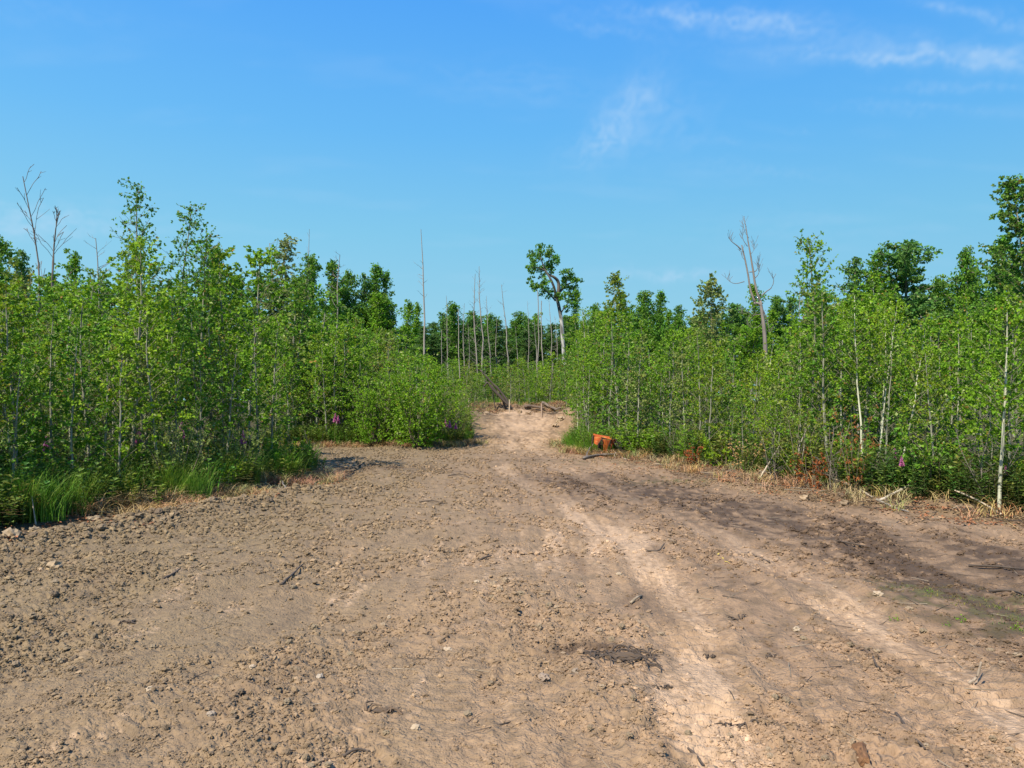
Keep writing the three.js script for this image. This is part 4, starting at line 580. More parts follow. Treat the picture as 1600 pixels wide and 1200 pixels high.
scatter('sparse_grass', tuft(803, 12, 0.03, 0.07, 1.2, [0.15, 0.16, 0.03], [0.26, 0.22, 0.07], 0.003), leafMat, sow(700, 78, [1, 6.5, 4, 22], (x, d, sd, R) => sd < -0.1 && PATCH([[4.2, 5.9, 0.9, 0.8, 1], [3.4, 6.6, 0.5, 0.6, 0.7], [4.6, 4.8, 0.6, 0.5, 0.7], [3.6, 15.6, 1.3, 0.7, 0.9], [4.6, 14.3, 0.6, 0.7, 0.7]], x, d) > 0.25 + 0.4 * R() && clumpy(x, d, 2) > -0.1 ? 0.6 + 0.8 * R() : 0), 'thin new grass coming up through the dark soil on the right', 'grass');
{ const g = new GB(), R = rng(5); g.tube(bend(V(-0.5, 0, 0), V(0.5, 0.03, 0), 4, 0.07, R), (t) => 0.02 * (1 - 0.6 * t), 4, () => [1, 1, 1]); const geo = g.build('twig', barkMat, null, true).geometry;
  const tw = (n, seed, zone, test, len) => sow(n, seed, zone, test).map((s) => { const l = len * (0.5 + s[7][0]); s[1] += 0.014; s[4] = [l, 0.35 * l + 0.08, 0.35 * l + 0.08]; const k = s[7][1] * 0.8, pale = s[7][2] > 1.02; s[7] = pale ? [0.34 * k, 0.28 * k, 0.2 * k] : [0.10 * k, 0.072 * k, 0.05 * k]; return s; });
  scatter('twigs', geo, barkMat, [...tw(420, 79, [-3, 6, 3, 20], (x, d, sd) => sd < -0.2 && (x > 1.2 ? true : clumpy(x, d, 3) > 0.5), 0.15), ...tw(90, 80, [-6, 1, 3, 14], (x, d, sd) => sd < -0.2, 0.11), ...tw(240, 81, [2.5, 11, 8, 22], (x, d, sd) => sd > -0.5 && sd < 0.6, 0.5), ...tw(160, 82, [-9, -3.6, 9, 19], (x, d, sd) => sd > -0.7 && sd < 0.4, 0.4), ...tw(160, 83, [-2.5, 3.2, 36, 47.5], (x, d, sd) => sd > -0.9 && sd < 1, 0.8)], 'loose twigs and bits of root strewn over the soil', 'twigs'); }

{ // fallen leaves, bark scraps and brown chaff along the edges
  const g = new GB(), R = rng(15); for (let k = 0; k < 9; k++) { sphere(R, tA); tA.y *= 0.3; tA.normalize(); sphere(R, tB); tB.y += 1.3; tB.addScaledVector(tA, -tB.dot(tA)).normalize(); g.leaf({ x: (R() - 0.5) * 0.3, y: 0.01 + 0.05 * R(), z: (R() - 0.5) * 0.3 }, tA, tB, 0.05 + 0.04 * R(), 0.035, [1, 1, 1], 0.3); } const geo = g.build('litter', dryMat).geometry;
  const lit = (n, seed, zone, test) => sow(n, seed, zone, test).map((q) => { const k = q[7][1], m = q[7][0] - 0.7; q[1] += 0.012; q[7] = m < 0.2 ? [0.30 * k, 0.12 * k, 0.05 * k] : m < 0.4 ? [0.13 * k, 0.08 * k, 0.045 * k] : [0.26 * k, 0.18 * k, 0.09 * k]; return q; });
  scatter('leaf_litter', geo, dryMat, [...lit(700, 84, [2, 12, 7.5, 26], (x, d, sd, R) => sd > -0.2 - 1.6 * R() ** 3 && sd < 0.9 ? 0.9 : 0), ...lit(480, 85, [-10, -3.6, 8.5, 20], (x, d, sd, R) => sd > -0.2 - 1.5 * R() ** 3 && sd < 0.6 ? 0.9 : 0), ...lit(160, 86, [-9, -1, 26.5, 28.5], (x, d, sd) => sd > -0.4 && sd < 0.5 ? 1.2 : 0), ...lit(160, 87, [-2.5, 3.5, 43, 48], (x, d, sd) => sd > -1.5 && sd < 1 ? 1.6 : 0)], 'brown fallen leaves and bark scraps along the foot of the thickets', 'leaf litter'); }
{ // leafless brush standing and leaning among the saplings
  const P = [1, 2, 3].map((k) => dead(890 + k, 1.4, { stems: Array.from({ length: 5 }, (_, i) => { const R = rng(k * 50 + i); return bend(V((R() - 0.5) * 0.3, -0.05, (R() - 0.5) * 0.3), V((R() - 0.5) * 1.3, 0.6 + 0.9 * R(), (R() - 0.5) * 1.3), 5, 0.05, R); }), branches: 8, len: 0.3, r: 0.007, twigs: 2, bare: 0.15, bark: barkDark(0.17, 0.145, 0.12, rng(k)), limbColor: [0.13, 0.11, 0.09] }));
  for (const [fx, fy, sc, k, label] of [[1215, 752, 0.7, 0, 'leafless grey brush between the leaning sticks and the rusty dead bush'], [1300, 764, 0.8, 1, 'leafless brush left of the upright dead sapling with orange-brown leaves'], [1375, 772, 0.75, 2, 'leafless brush behind the white fallen pole'], [1450, 778, 0.7, 0, 'leafless brush at the right end of the white fallen pole'], [1540, 792, 0.8, 1, 'leafless brush left of the thickest pale stem'], [1140, 730, 0.8, 2, 'leafless brush left of the pale brown dead bush'], [1055, 718, 0.7, 1, 'leafless brush right of the twin white stems'], [975, 712, 0.6, 0, 'leafless brush just right of the orange bucket'], [225, 765, 0.6, 2, 'leafless brush in the straw left of the brown log'], [330, 768, 0.6, 0, 'leafless brush in the straw right of the brown log'], [480, 742, 0.7, 1, 'leafless brush at the right end of the left thicket'], [130, 778, 0.6, 1, 'leafless brush in the dark soil near the left edge'], [700, 694, 0.8, 2, 'leafless brush at the foot of the silvery willow']]) { const p = hit(fx, fy); add(P[k], 'bare_brush', p.x, p.z, { s: sc, label, category: 'dead brush' }); } }

// ───────────────────────── clods and stones of the ground ─────────────────────────
{
  const clodGeo = (seed, detail, flat) => { let g = new THREE.IcosahedronGeometry(1, detail); const p = g.attributes.position, n = createNoise2D(rng(seed)); for (let i = 0; i < p.count; i++) { const v = V(p.getX(i), p.getY(i), p.getZ(i)).normalize(), k = 1 + 0.34 * n(v.x * 1.3 + v.y * 0.9 + seed, v.z * 1.3 - v.y * 0.7) + 0.16 * n(v.x * 3.1 + v.z * 2, v.y * 3.1 + seed) + 0.1 * (Math.abs(v.x + v.z * 0.4) > 0.72 ? -1 : 0.3); p.setXYZ(i, v.x * k, v.y * k * flat, v.z * k * 0.85); } g.deleteAttribute('normal'); g.deleteAttribute('uv'); return g; };
  const geos = [clodGeo(1, 1, 0.72), clodGeo(2, 1, 0.6), clodGeo(3, 1, 0.85), clodGeo(4, 1, 0.5)], fineGeo = [clodGeo(5, 2, 0.7), clodGeo(6, 2, 0.6), clodGeo(7, 2, 0.8)];
  const mats = [[0.18, 0.132, 0.08], [0.25, 0.185, 0.118], [0.125, 0.09, 0.056], [0.20, 0.152, 0.094]].map((c, i) => { const m = new THREE.MeshStandardMaterial({ color: new THREE.Color().setRGB(...c), roughness: 0.96 }); m.name = 'clod ' + ['brown', 'tan', 'dark', 'grey'][i]; return m; }), white = new THREE.MeshStandardMaterial({ color: 0xffffff, roughness: 0.96 });
  white.name = 'loose soil';
  const R = rng(404), all = [];
  for (let k = 0; k < 260000 && all.length < 82000; k++) {
    const d = 2.7 * Math.pow(30 / 2.7, R() ** 1.25), x = (R() * 2 - 1) * 0.74 * d; if (d > 4.2 && x < -7.5) continue;
    const sd = edge(x, -d); if (sd > 0.15) continue;
    const [tk, te] = trackAt(x, d), rimL = x < -2.8 && d > 6.5 && d < 14.5 ? Math.exp(-((sd + 1.0) ** 2) / 0.6) : 0, cl = 0.38 + 0.8 * N4(x * 0.55 + 4, d * 0.4) + 0.75 * N2(x * 1.9, d * 1.9) + 0.6 * N1(x * 4.5 - d, d * 4) + 0.35 * sstep(-0.5, -3.5, x) + 0.3 * te + 0.9 * rimL + 0.9 * Math.exp(-((x - 1.05) ** 2 / 0.35 + (d - 3.75) ** 2 / 0.7)) - 0.75 * tk + 0.12 * PATCH(HUMUS, x, d) - 0.22 * sstep(-2, 0.5, x) - 0.1;
    if (R() > clamp(cl, 0.04, 1)) continue;
    const r = Math.min((0.0009 * d) * Math.pow(1 - R() * 0.988, -0.40) * (1 + 0.5 * rimL), 0.032 + 0.07 * rimL * R());
    all.push([x, d, r, sd]);
  }
  all.sort((a, b) => b[2] / b[1] - a[2] / a[1]);
  const placeClod = (o, x, d, r) => { o.position.set(x, ground(x, -d) + r * 0.28, -d); o.rotation.set((R() - 0.5) * 0.6, R() * 6.28, (R() - 0.5) * 0.6); o.scale.set(r * (0.8 + 0.5 * R()), r * (0.7 + 0.4 * R()), r * (0.8 + 0.4 * R())); };
  all.slice(0, 290).forEach(([x, d, r]) => { const m = new THREE.Mesh(pick(fineGeo, R), mats[x < -1 ? pick([0, 3, 2, 0], R) : pick([0, 1, 3, 1], R)]); m.name = 'dirt_clod'; placeClod(m, x, d, r); m.castShadow = m.receiveShadow = true; terrain.add(m); });
  const lots = [[], [], [], []];
  all.slice(290).forEach(([x, d, r, sd], i) => { placeClod(E, x, d, r); const c = soil(x, -d, sd), s = 0.8 + 0.5 * R(); lots[i % 4].push([E.position.x, E.position.y, E.position.z, E.rotation.y, E.scale.toArray(), E.rotation.x, E.rotation.z, c.map((q) => q * s)]); });
  lots.forEach((l, i) => scatter('loose_clods', geos[i], white, l, 'small crumbs and clods of dry clay', null, terrain));
  for (const [px, py, r, c] of [[608, 967, 0.017, [0.36, 0.28, 0.19]], [967, 899, 0.026, [0.36, 0.28, 0.19]], [84, 890, 0.075, [0.30, 0.22, 0.13]], [148, 815, 0.10, [0.27, 0.20, 0.12]], [18, 842, 0.10, [0.27, 0.20, 0.12]], [650, 1140, 0.022, [0.36, 0.28, 0.19]], [234, 1082, 0.022, [0.36, 0.28, 0.19]], [394, 1050, 0.02, [0.36, 0.28, 0.19]], [1372, 932, 0.035, [0.36, 0.28, 0.19]], [745, 912, 0.03, [0.36, 0.28, 0.19]], [700, 1015, 0.03, [0.36, 0.28, 0.19]], [1245, 985, 0.03, [0.36, 0.28, 0.19]], [500, 1060, 0.02, [0.36, 0.3, 0.23]], [330, 1118, 0.02, [0.25, 0.2, 0.15]], [850, 1065, 0.035, [0.24, 0.18, 0.13]], [900, 1050, 0.03, [0.22, 0.17, 0.12]], [1257, 782, 0.09, [0.33, 0.24, 0.15]], [1320, 790, 0.08, [0.22, 0.16, 0.10]], [877, 657, 0.2, [0.32, 0.24, 0.15]], [868, 668, 0.16, [0.34, 0.25, 0.16]], [872, 662, 0.12, [0.32, 0.24, 0.15]], [760, 648, 0.16, [0.35, 0.26, 0.17]], [812, 645, 0.16, [0.25, 0.18, 0.11]], [826, 648, 0.18, [0.27, 0.19, 0.12]]]) { const p = hit(px, py), m = new THREE.Mesh(fineGeo[Math.floor(px) % 3], new THREE.MeshStandardMaterial({ color: new THREE.Color().setRGB(...c), roughness: 0.9 })); m.name = r < 0.03 ? 'stone' : 'dirt_clod'; m.position.copy(p); m.position.y += r * 0.25; m.scale.set(r * 1.15, r * 0.95, r); m.rotation.y = px; m.castShadow = m.receiveShadow = true; terrain.add(m); }
}

// ───────────────────────── fireweed ─────────────────────────
{
  const make = (seed, c) => { const R = rng(seed), root = new THREE.Group(), st = new GB(), lv = new GB(), fl = new GB(), pts = bend(V(0, 0, 0), V(0.06, 1.15, 0.02), 6, 0.015, R); st.tube(pts, (t) => 0.006 * (1 - 0.6 * t), 5, () => [0.16, 0.10, 0.06]);
    for (let k = 0; k < 34; k++) { const t = 0.12 + 0.6 * k / 34, p = along(pts, t), b = k * 2.4; tA.set(Math.cos(b), 0.25, Math.sin(b)).normalize(); tB.set(-Math.cos(b) * 0.25, 1, -Math.sin(b) * 0.25).normalize(); lv.leaf(p, tA, tB, 0.12 * (1.1 - t * 0.5), 0.022, vary(GREENS.mid, R, 0.25, 0)); }
    for (let k = 0; k < 70; k++) { const t = 0.74 + 0.26 * k / 70, p = along(pts, t), b = k * 2.4, s = 0.044 * (1.25 - (k / 70)); for (let q = 0; q < 2; q++) { tA.set(Math.cos(b + q), 0.15 - 0.3 * R(), Math.sin(b + q)).normalize(); sphere(R, tB); tB.addScaledVector(tA, -tB.dot(tA)).normalize(); fl.leaf(p, tA, tB, s * 1.5, s * 1.2, vary(c, R, 0.3, 0)); } }
    st.build('stem', barkMat, root, true); lv.build('leaves', leafMat, root); fl.build('flower_spike', leafMat, root); root.userData.h = 1.15; return root; };
  const P = [make(851, [0.60, 0.20, 0.52]), make(852, [0.66, 0.26, 0.52])];
  for (const [px, fy, ty, label] of [[76, 752, 682, 'leftmost fireweed with a purple-pink spike'], [114, 755, 705, 'short fireweed right of the white-stemmed aspen near the left edge'], [211, 744, 668, 'left one of two fireweeds blooming side by side'], [217, 742, 668, 'right one of two fireweeds blooming side by side'], [284, 735, 659, 'single fireweed spike in the dark gap of the left thicket'], [380, 733, 672, 'fireweed just right of the brightest white stem pair on the left'], [523, 692, 646, 'left fireweed before the clump beyond the opening'], [531, 692, 648, 'right fireweed before the clump beyond the opening'], [697, 694, 655, 'left one of three fireweeds at the trail mouth'], [704, 695, 657, 'middle one of three fireweeds at the trail mouth'], [712, 694, 660, 'right one of three fireweeds at the trail mouth'], [1413, 762, 712, 'fireweed right of the leaning pale aspen on the right'], [1464, 764, 716, 'fireweed left of the straight pale aspen on the right'], [1575, 776, 728, 'fireweed behind the thickest pale stem on the right'], [1396, 752, 700, 'fireweed hidden in shade left of the leaning pale aspen']]) { const p = hit(px, fy + (px < 500 ? 20 : px > 1000 ? 14 : 4)); add(P[px % 2], 'fireweed', p.x, p.z, { h: at(px, ty, -p.z).y - p.y, w: 1.1, label, category: 'wildflower' }); }
}

// ───────────────────────── sticks, logs and debris ─────────────────────────
const PALE_WOOD = [0.40, 0.335, 0.25], GREY_WOOD = [0.26, 0.225, 0.185], DARK_WOOD = [0.075, 0.055, 0.04], BROWN_WOOD = [0.20, 0.125, 0.07];
let stickSeed = 900;
function stick(name, label, category, paths, c) {                  // paths: [[[px, py, lift metres], ...], radius, part name]; feet on the ground, lifts above it
  const R = rng(stickSeed++), root = new THREE.Group(), list = []; let o = null;
  for (const [pts, r, part] of paths) {
    const base = hit(pts[0][0], pts[0][1]), P3 = pts.map(([px, py, up]) => { let p; if (up === 'up') p = at(px, py, -base.z); else { p = hit(px, py); p.y += (up ?? 0) + r * 0.6; } return p; });
    o = o ?? P3[0].clone(); list.push([P3, r, part]);
  }
  for (const [P3, r, part] of list) { const pts = new THREE.CatmullRomCurve3(P3.map((p) => p.clone().sub(o))).getPoints(Math.max(6, P3.length * 3)), L = pts[0].distanceTo(pts[pts.length - 1]); pts.forEach((p, i) => { if (i && i < pts.length - 1) { p.x += (R() - 0.5) * L * 0.012; p.y += (R() - 0.3) * L * 0.006; } }); const g = new GB(), v = barkDark(...c, R); g.tube(pts, (t) => r * (1 - 0.45 * t) * (0.92 + 0.16 * Math.sin(t * 23 + r * 999)), 7, v); g.build(part ?? 'stem', barkMat, root, true); }
  root.name = numbered(name); root.position.copy(o); tag(root, label, category); shade(root); scene.add(root); return root;
}
stick('fallen_pole', 'white dead pole lying up against the green herbs on the right', 'pole', [[[[1375, 784], [1410, 777, 0.12], [1449, 766, 0.3]], 0.028]], [0.46, 0.41, 0.33]);
stick('fallen_pole', 'long thin pole lying at the foot of the thickest pale stem', 'pole', [[[[1566, 808], [1530, 796, 0.1], [1492, 788, 0.18]], 0.02]], PALE_WOOD);
stick('fallen_pole', 'grey pole lying in the debris left of the white pole', 'pole', [[[[1308, 760, 0.1], [1338, 770, 0.06], [1365, 780]], 0.028]], PALE_WOOD);
stick('fallen_pole', 'thin pole in the debris below the white pole', 'pole', [[[[1370, 788, 0.05], [1395, 793], [1420, 802]], 0.02]], GREY_WOOD);
stick('leaning_stick', 'taller of the dead sticks leaning to the right at the thicket edge', 'stick', [[[[1186, 750], [1200, 726, 'up'], [1216, 700, 'up']], 0.022]], PALE_WOOD);
stick('leaning_stick', 'short dead stick leaning beside the taller one', 'stick', [[[[1190, 748], [1199, 730, 'up'], [1208, 712, 'up']], 0.018]], GREY_WOOD);
stick('leaning_stick', 'upright dead stick behind the leaning ones', 'stick', [[[[1193, 732], [1200, 705, 'up'], [1206, 684, 'up']], 0.018]], PALE_WOOD);
stick('leaning_stick', 'dead stick with a forked tip among the brown bush stems', 'stick', [[[[1240, 752], [1252, 690, 'up'], [1268, 658, 'up']], 0.015], [[[1246, 752], [1256, 700, 'up'], [1258, 668, 'up']], 0.012, 'fork']], GREY_WOOD);
stick('bare_twig', 'thin pale twig standing upright in the dark soil at the left edge', 'twig', [[[[56, 824], [53, 800, 'up'], [50, 776, 'up']], 0.012]], PALE_WOOD);
stick('log', 'brown broken log lying in the straw at the left thicket', 'log', [[[[266, 766], [282, 757, 0.08], [298, 746, 0.2]], 0.075], [[[280, 762], [290, 768, 0]], 0.03, 'snag']], [0.25, 0.165, 0.09]);
stick('bent_twigs', 'grey twigs arching over by the pale-stemmed aspen', 'twig', [[[[262, 752], [268, 739, 'up'], [280, 739, 'up'], [287, 748, 'up']], 0.012], [[[276, 752], [272, 742, 'up'], [262, 743, 'up']], 0.01, 'twig'], [[[298, 732], [282, 712, 'up'], [254, 701, 'up']], 0.014, 'twig']], GREY_WOOD);
stick('brush_pile', 'small heap of grey sticks in the straw at the right end of the left thicket', 'brush pile', [[[[424, 752], [436, 744, 0.08], [452, 735, 0.2]], 0.02], [[[428, 742, 0.1], [438, 752, 0.05], [446, 766]], 0.018, 'stick'], [[[420, 745, 0.1], [434, 750, 0.1], [440, 760, 0.02]], 0.014, 'stick'], [[[414, 757], [432, 738, 0.2]], 0.012, 'stick'], [[[440, 748, 0.1], [458, 742, 0.2]], 0.012, 'stick']], GREY_WOOD);
stick('fallen_branch', 'pale branched bough lying in front of the orange bucket', 'branch', [[[[958, 710], [978, 710, 0.05], [997, 706, 0.15]], 0.022], [[[984, 710, 0.05], [992, 702, 0.2]], 0.012, 'twig'], [[[962, 711, 0.02], [972, 716, 0.01], [980, 719]], 0.014, 'twig'], [[[950, 709], [957, 700, 'up'], [966, 690, 'up']], 0.022, 'limb'], [[[962, 716], [960, 710, 'up'], [963, 706, 'up']], 0.01, 'twig']], [0.40, 0.36, 0.31]);
stick('log', 'dark grey log lying at the foot of the orange bucket', 'log', [[[[912, 719], [936, 715, 0.03], [962, 714, 0.05]], 0.055], [[[914, 718], [924, 710, 0.2], [930, 707, 0.3]], 0.022, 'limb']], [0.15, 0.125, 0.105]);
stick('log', 'dark log pressed into the earth bank at the trail end', 'log', [[[[820, 640, 0.1], [834, 641, 0.12], [850, 642, 0.1]], 0.11]], [0.12, 0.085, 0.06]);
stick('log', 'second log on the earth bank, beside the right-hand stake', 'log', [[[[848, 636, 0.2], [862, 642, 0.15], [876, 646, 0.1]], 0.09]], [0.16, 0.12, 0.09]);
for (const [a, label] of [[[[439, 914], [456, 903, 0.01], [474, 889, 0.03]], 'dark stick lying on the dirt left of the middle, pointing up right'], [[[255, 907], [268, 900], [282, 893, 0.02]], 'thin stick on the left dirt, beyond the first dark stick'], [[[536, 1185], [556, 1182, 0.01], [578, 1179]], 'dark stick at the bottom of the picture'], [[[1447, 1058], [1460, 1066], [1474, 1071]], 'rotten piece of branch on the dirt, pale edge of the dark soil'], [[[655, 785], [675, 786, 0.02], [695, 788]], 'dark stick lying across the middle of the clearing'], [[[745, 878], [760, 874, 0.02], [772, 869]], 'short dark stick on the middle dirt'], [[[1010, 862], [1028, 862], [1038, 856, 0.03]], 'bent dark root on the pale track at the right of the middle'], [[[1514, 886], [1560, 890, 0.02], [1600, 893]], 'upper dark stick lying on the dark soil at the right edge'], [[[1545, 925], [1575, 929, 0.02], [1604, 934]], 'lower dark stick lying on the dark soil at the right edge'], [[[1400, 1116], [1425, 1145], [1445, 1180]], 'long thin root on the dirt near the bottom right'], [[[1364, 1035], [1369, 1044], [1375, 1055, 0.02]], 'straight dark twig on the dirt right of the middle'], [[[1170, 865], [1185, 872], [1203, 882, 0.02]], 'dark twig beyond the yellow ribbon'], [[[700, 745], [716, 743, 0.03], [735, 747]], 'thin dark branch lying near the trail mouth'], [[[985, 945], [995, 940, 0.02], [1003, 933]], 'pale stick at the left edge of the pale track'], [[[1280, 840], [1320, 852, 0.01], [1360, 858]], 'long thin pole pressed into the dark soil on the right'], [[[1060, 1160], [1085, 1180], [1100, 1205]], 'thin root in the loose soil at the bottom right of the middle']]) stick('stick', label, 'stick', [[a, a[0][1] > 1000 ? 0.009 : 0.014]], label.includes('pale stick') ? [0.24, 0.19, 0.13] : DARK_WOOD);
stick('forked_stick', 'forked dead stick standing out of the dark soil near the right edge', 'stick', [[[[1514, 1076], [1526, 1058, 'up'], [1533, 1034, 'up']], 0.011], [[[1518, 1072], [1530, 1062, 'up'], [1536, 1052, 'up']], 0.008, 'fork']], [0.28, 0.22, 0.16]);
stick('stump', 'small dark broken stem standing up from the pale track', 'stump', [[[[1037, 813], [1036, 809, 'up'], [1036, 804, 'up']], 0.02]], DARK_WOOD); stick('stump', 'tiny dark stub beside the pale track, nearer than the other stub', 'stump', [[[[1090, 927], [1090, 924, 'up'], [1089, 920, 'up']], 0.012]], DARK_WOOD);
stick('fallen_tree', 'dark uprooted trunk leaning over the earth bank at the trail end', 'fallen tree', [[[[800, 641], [784, 614, 'up'], [768, 598, 'up'], [750, 578, 'up']], 0.085, 'trunk'], [[[800, 641], [768, 606, 'up'], [762, 598, 'up'], [756, 604, 'up']], 0.08, 'limb'], [[[800, 641], [772, 608, 'up'], [764, 600, 'up'], [758, 594, 'up']], 0.06, 'limb'], [[[774, 640], [770, 612, 'up'], [768, 598, 'up']], 0.035, 'limb'], [[[790, 641], [782, 618, 'up'], [774, 614, 'up']], 0.08, 'root']], [0.07, 0.055, 0.045]);
// tangles of roots torn out of the soil
function roots(px, py, w, n, r, label, dark = [0.065, 0.047, 0.034]) {
  const R = rng(stickSeed++), o = hit(px, py), root = new THREE.Group(), d = -o.z, s = w * d / F; root.name = numbered('root_clump'); root.position.copy(o);
  for (let k = 0; k < n; k++) { const g = new GB(), x = (R() - 0.5) * s, z = (R() - 0.5) * s * 0.5, a = R() * 6.28, l = s * (0.18 + 0.3 * R()), y = (q, t) => ground(o.x + q, -(d - t)) - o.y; const p = [[x, z, 0], [x + Math.cos(a) * l * 0.5, z + Math.sin(a) * l * 0.5, l * 0.2 * R() + 0.012], [x + Math.cos(a + 0.5) * l, z + Math.sin(a + 0.5) * l, 0.01]].map(([q, t, u]) => V(q, y(q, t) + u, t)); g.tube(new THREE.CatmullRomCurve3(p).getPoints(6), (t) => r * (0.5 + 0.8 * R()) * (1 - 0.6 * t), 5, barkDark(...dark, R)); g.build('root', barkMat, root, true); }
  const m = new THREE.Mesh(new THREE.IcosahedronGeometry(1, 3), new THREE.MeshStandardMaterial({ color: new THREE.Color().setRGB(0.09, 0.062, 0.040), roughness: 1 })), p = m.geometry.attributes.position; for (let i = 0; i < p.count; i++) { const q = V(p.getX(i), p.getY(i), p.getZ(i)), k = 1 + 0.3 * N1(q.x * 1.7 + px, q.z * 1.7) + 0.2 * N2(q.x * 5, q.z * 5 + q.y * 4); p.setXYZ(i, q.x * k * s * 0.26, q.y * k * s * 0.06, q.z * k * s * 0.12); } m.geometry.computeVertexNormals(); m.name = 'soil_lump'; root.add(m);
  tag(root, label, 'roots'); shade(root); scene.add(root);
}
roots(975, 1030, 105, 50, 0.006, 'tangle of dark torn roots in the dirt right of the middle'); roots(1040, 1075, 26, 9, 0.006, 'small dark root knot below the large root tangle'); roots(407, 770, 36, 14, 0.02, 'black root clod at the rim of the dirt by the left thicket', [0.05, 0.035, 0.026]); roots(1148, 968, 30, 9, 0.006, 'dark root scrap beside the second track'); roots(1112, 1030, 22, 8, 0.006, 'small root scrap right of the large root tangle'); roots(1205, 1028, 16, 6, 0.008, 'black bit of root in the second track'); roots(198, 975, 32, 8, 0.007, 'dark root scrap on the grey dirt on the left'); roots(1150, 1140, 44, 12, 0.007, 'crumbling dark root clod near the bottom right of the middle'); roots(600, 1112, 58, 6, 0.009, 'strip of bark and roots near the bottom left of the middle', [0.13, 0.085, 0.05]); roots(530, 735, 60, 16, 0.02, 'dark heap of roots in the shade right of the left thicket', [0.10, 0.08, 0.065]); roots(1330, 775, 70, 26, 0.016, 'tangled brown roots in the debris below the dead brown leaves', [0.15, 0.095, 0.055]);
{ // broken piece of wood at the bottom edge
  const p = hit(1346, 1190), g = new THREE.CylinderGeometry(0.022, 0.034, 0.17, 9, 6), q = g.attributes.position; for (let i = 0; i < q.count; i++) { const k = 1 + 0.14 * N1(q.getX(i) * 40, q.getY(i) * 20 + q.getZ(i) * 30); q.setXYZ(i, q.getX(i) * k * 1.2, q.getY(i) + 0.02 * N2(q.getX(i) * 60, q.getZ(i) * 60), q.getZ(i) * k * 0.7); } g.computeVertexNormals();
  const c = document.createElement('canvas'); c.width = 64; c.height = 128; const x = c.getContext('2d'), R = rng(8); x.fillStyle = '#6b4a2c'; x.fillRect(0, 0, 64, 128); for (let k = 0; k < 220; k++) { x.fillStyle = `rgba(${R() < 0.5 ? '40,25,14' : '150,110,70'},${0.15 + 0.25 * R()})`; x.fillRect(R() * 64, R() * 128, 1 + R() * 2, 12 + 30 * R()); } const t = new THREE.CanvasTexture(c); t.colorSpace = THREE.SRGBColorSpace;
  const m = new THREE.Mesh(g, new THREE.MeshStandardMaterial({ map: t, roughness: 0.9 })); m.name = numbered('wood_chunk'); m.position.copy(p).add(V(0, 0.025, 0)); m.rotation.set(1.35, 0.5, 0.3); tag(m, 'broken chunk of brown wood at the bottom edge of the picture', 'wood'); shade(m); scene.add(m);
}
{ // yellow marking ribbon trodden into the dirt
  const g = new GB(), o = hit(1120, 870); const strip = (a, b) => { let prev = null; for (let j = 0; j <= 10; j++) { const t = j / 10, p = hit(mix(a[0], b[0], t), mix(a[1], b[1], t)).sub(o), c = [0.62, 0.50, 0.09], w = 0.016, y = p.y + 0.012 + 0.008 * Math.sin(t * 9), i0 = g.v(p.x, y, p.z + w, c), i1 = g.v(p.x + 0.006 * Math.sin(t * 7), y + 0.006 * Math.cos(t * 5), p.z - w, c); if (prev !== null) g.i.push(prev, i0, prev + 1, i0, i1, prev + 1); prev = i0; } };
  strip([1119, 869], [1140, 884]); const m = g.build(numbered('yellow_ribbon'), waxyMat); m.position.copy(o); tag(m, 'scrap of yellow ribbon pressed into the dirt', 'ribbon'); shade(m); scene.add(m);
  const P = bush(881, 0.05, { stems: 6, twigs: 3, per: 4, leaf: 0.02, spread2: 0.9, r: 0.0015, color: GREENS.mid, tip: GREENS.lime });
  for (const [px, py, s, label] of [[1399, 970, 1, 'single green seedling at the edge of the dark soil'], [1500, 972, 1.3, 'larger green seedling on the dark soil near the right edge'], [1480, 980, 0.8, 'pale small seedling left of the larger one'], [1452, 925, 0.8, 'small seedling in the mossy patch on the right'], [1590, 985, 1.2, 'green seedling cut by the right edge of the picture']]) { const p = hit(px, py); add(P, 'seedling', p.x, p.z, { s: s * 0.6, label, category: 'plant' }); }
}
// survey stakes at the end of the trail
for (const [fx, fy, tx, ty, r, c, label] of [[796, 645, 796, 624, 0.045, [0.50, 0.40, 0.29], 'pale wooden stake standing before the earth bank, left of the middle'], [846.5, 654, 846.5, 630, 0.05, [0.34, 0.25, 0.19], 'brown wooden stake standing on the right of the trail end'], [732, 664, 734, 622, 0.035, [0.30, 0.25, 0.2], 'thin grey stake at the left lip of the trail']]) {
  const p = hit(fx, fy), h = at(tx, ty, -p.z).y - p.y, g = new THREE.CylinderGeometry(r * 0.9, r, h + 0.15, 6), q = g.attributes.position; for (let i = 0; i < q.count; i++) if (q.getY(i) > 0) q.setY(i, q.getY(i) + q.getX(i) * 0.5); g.computeVertexNormals();
  const root = new THREE.Group(); root.name = numbered('wooden_stake'); root.position.copy(p); const m = new THREE.Mesh(g, new THREE.MeshStandardMaterial({ color: new THREE.Color().setRGB(...c), roughness: 0.9 })); m.name = 'post'; m.position.y = h / 2 - 0.075; root.add(m); root.rotation.z = (RP() - 0.5) * 0.06; tag(root, label, 'stake'); shade(root); scene.add(root);
}
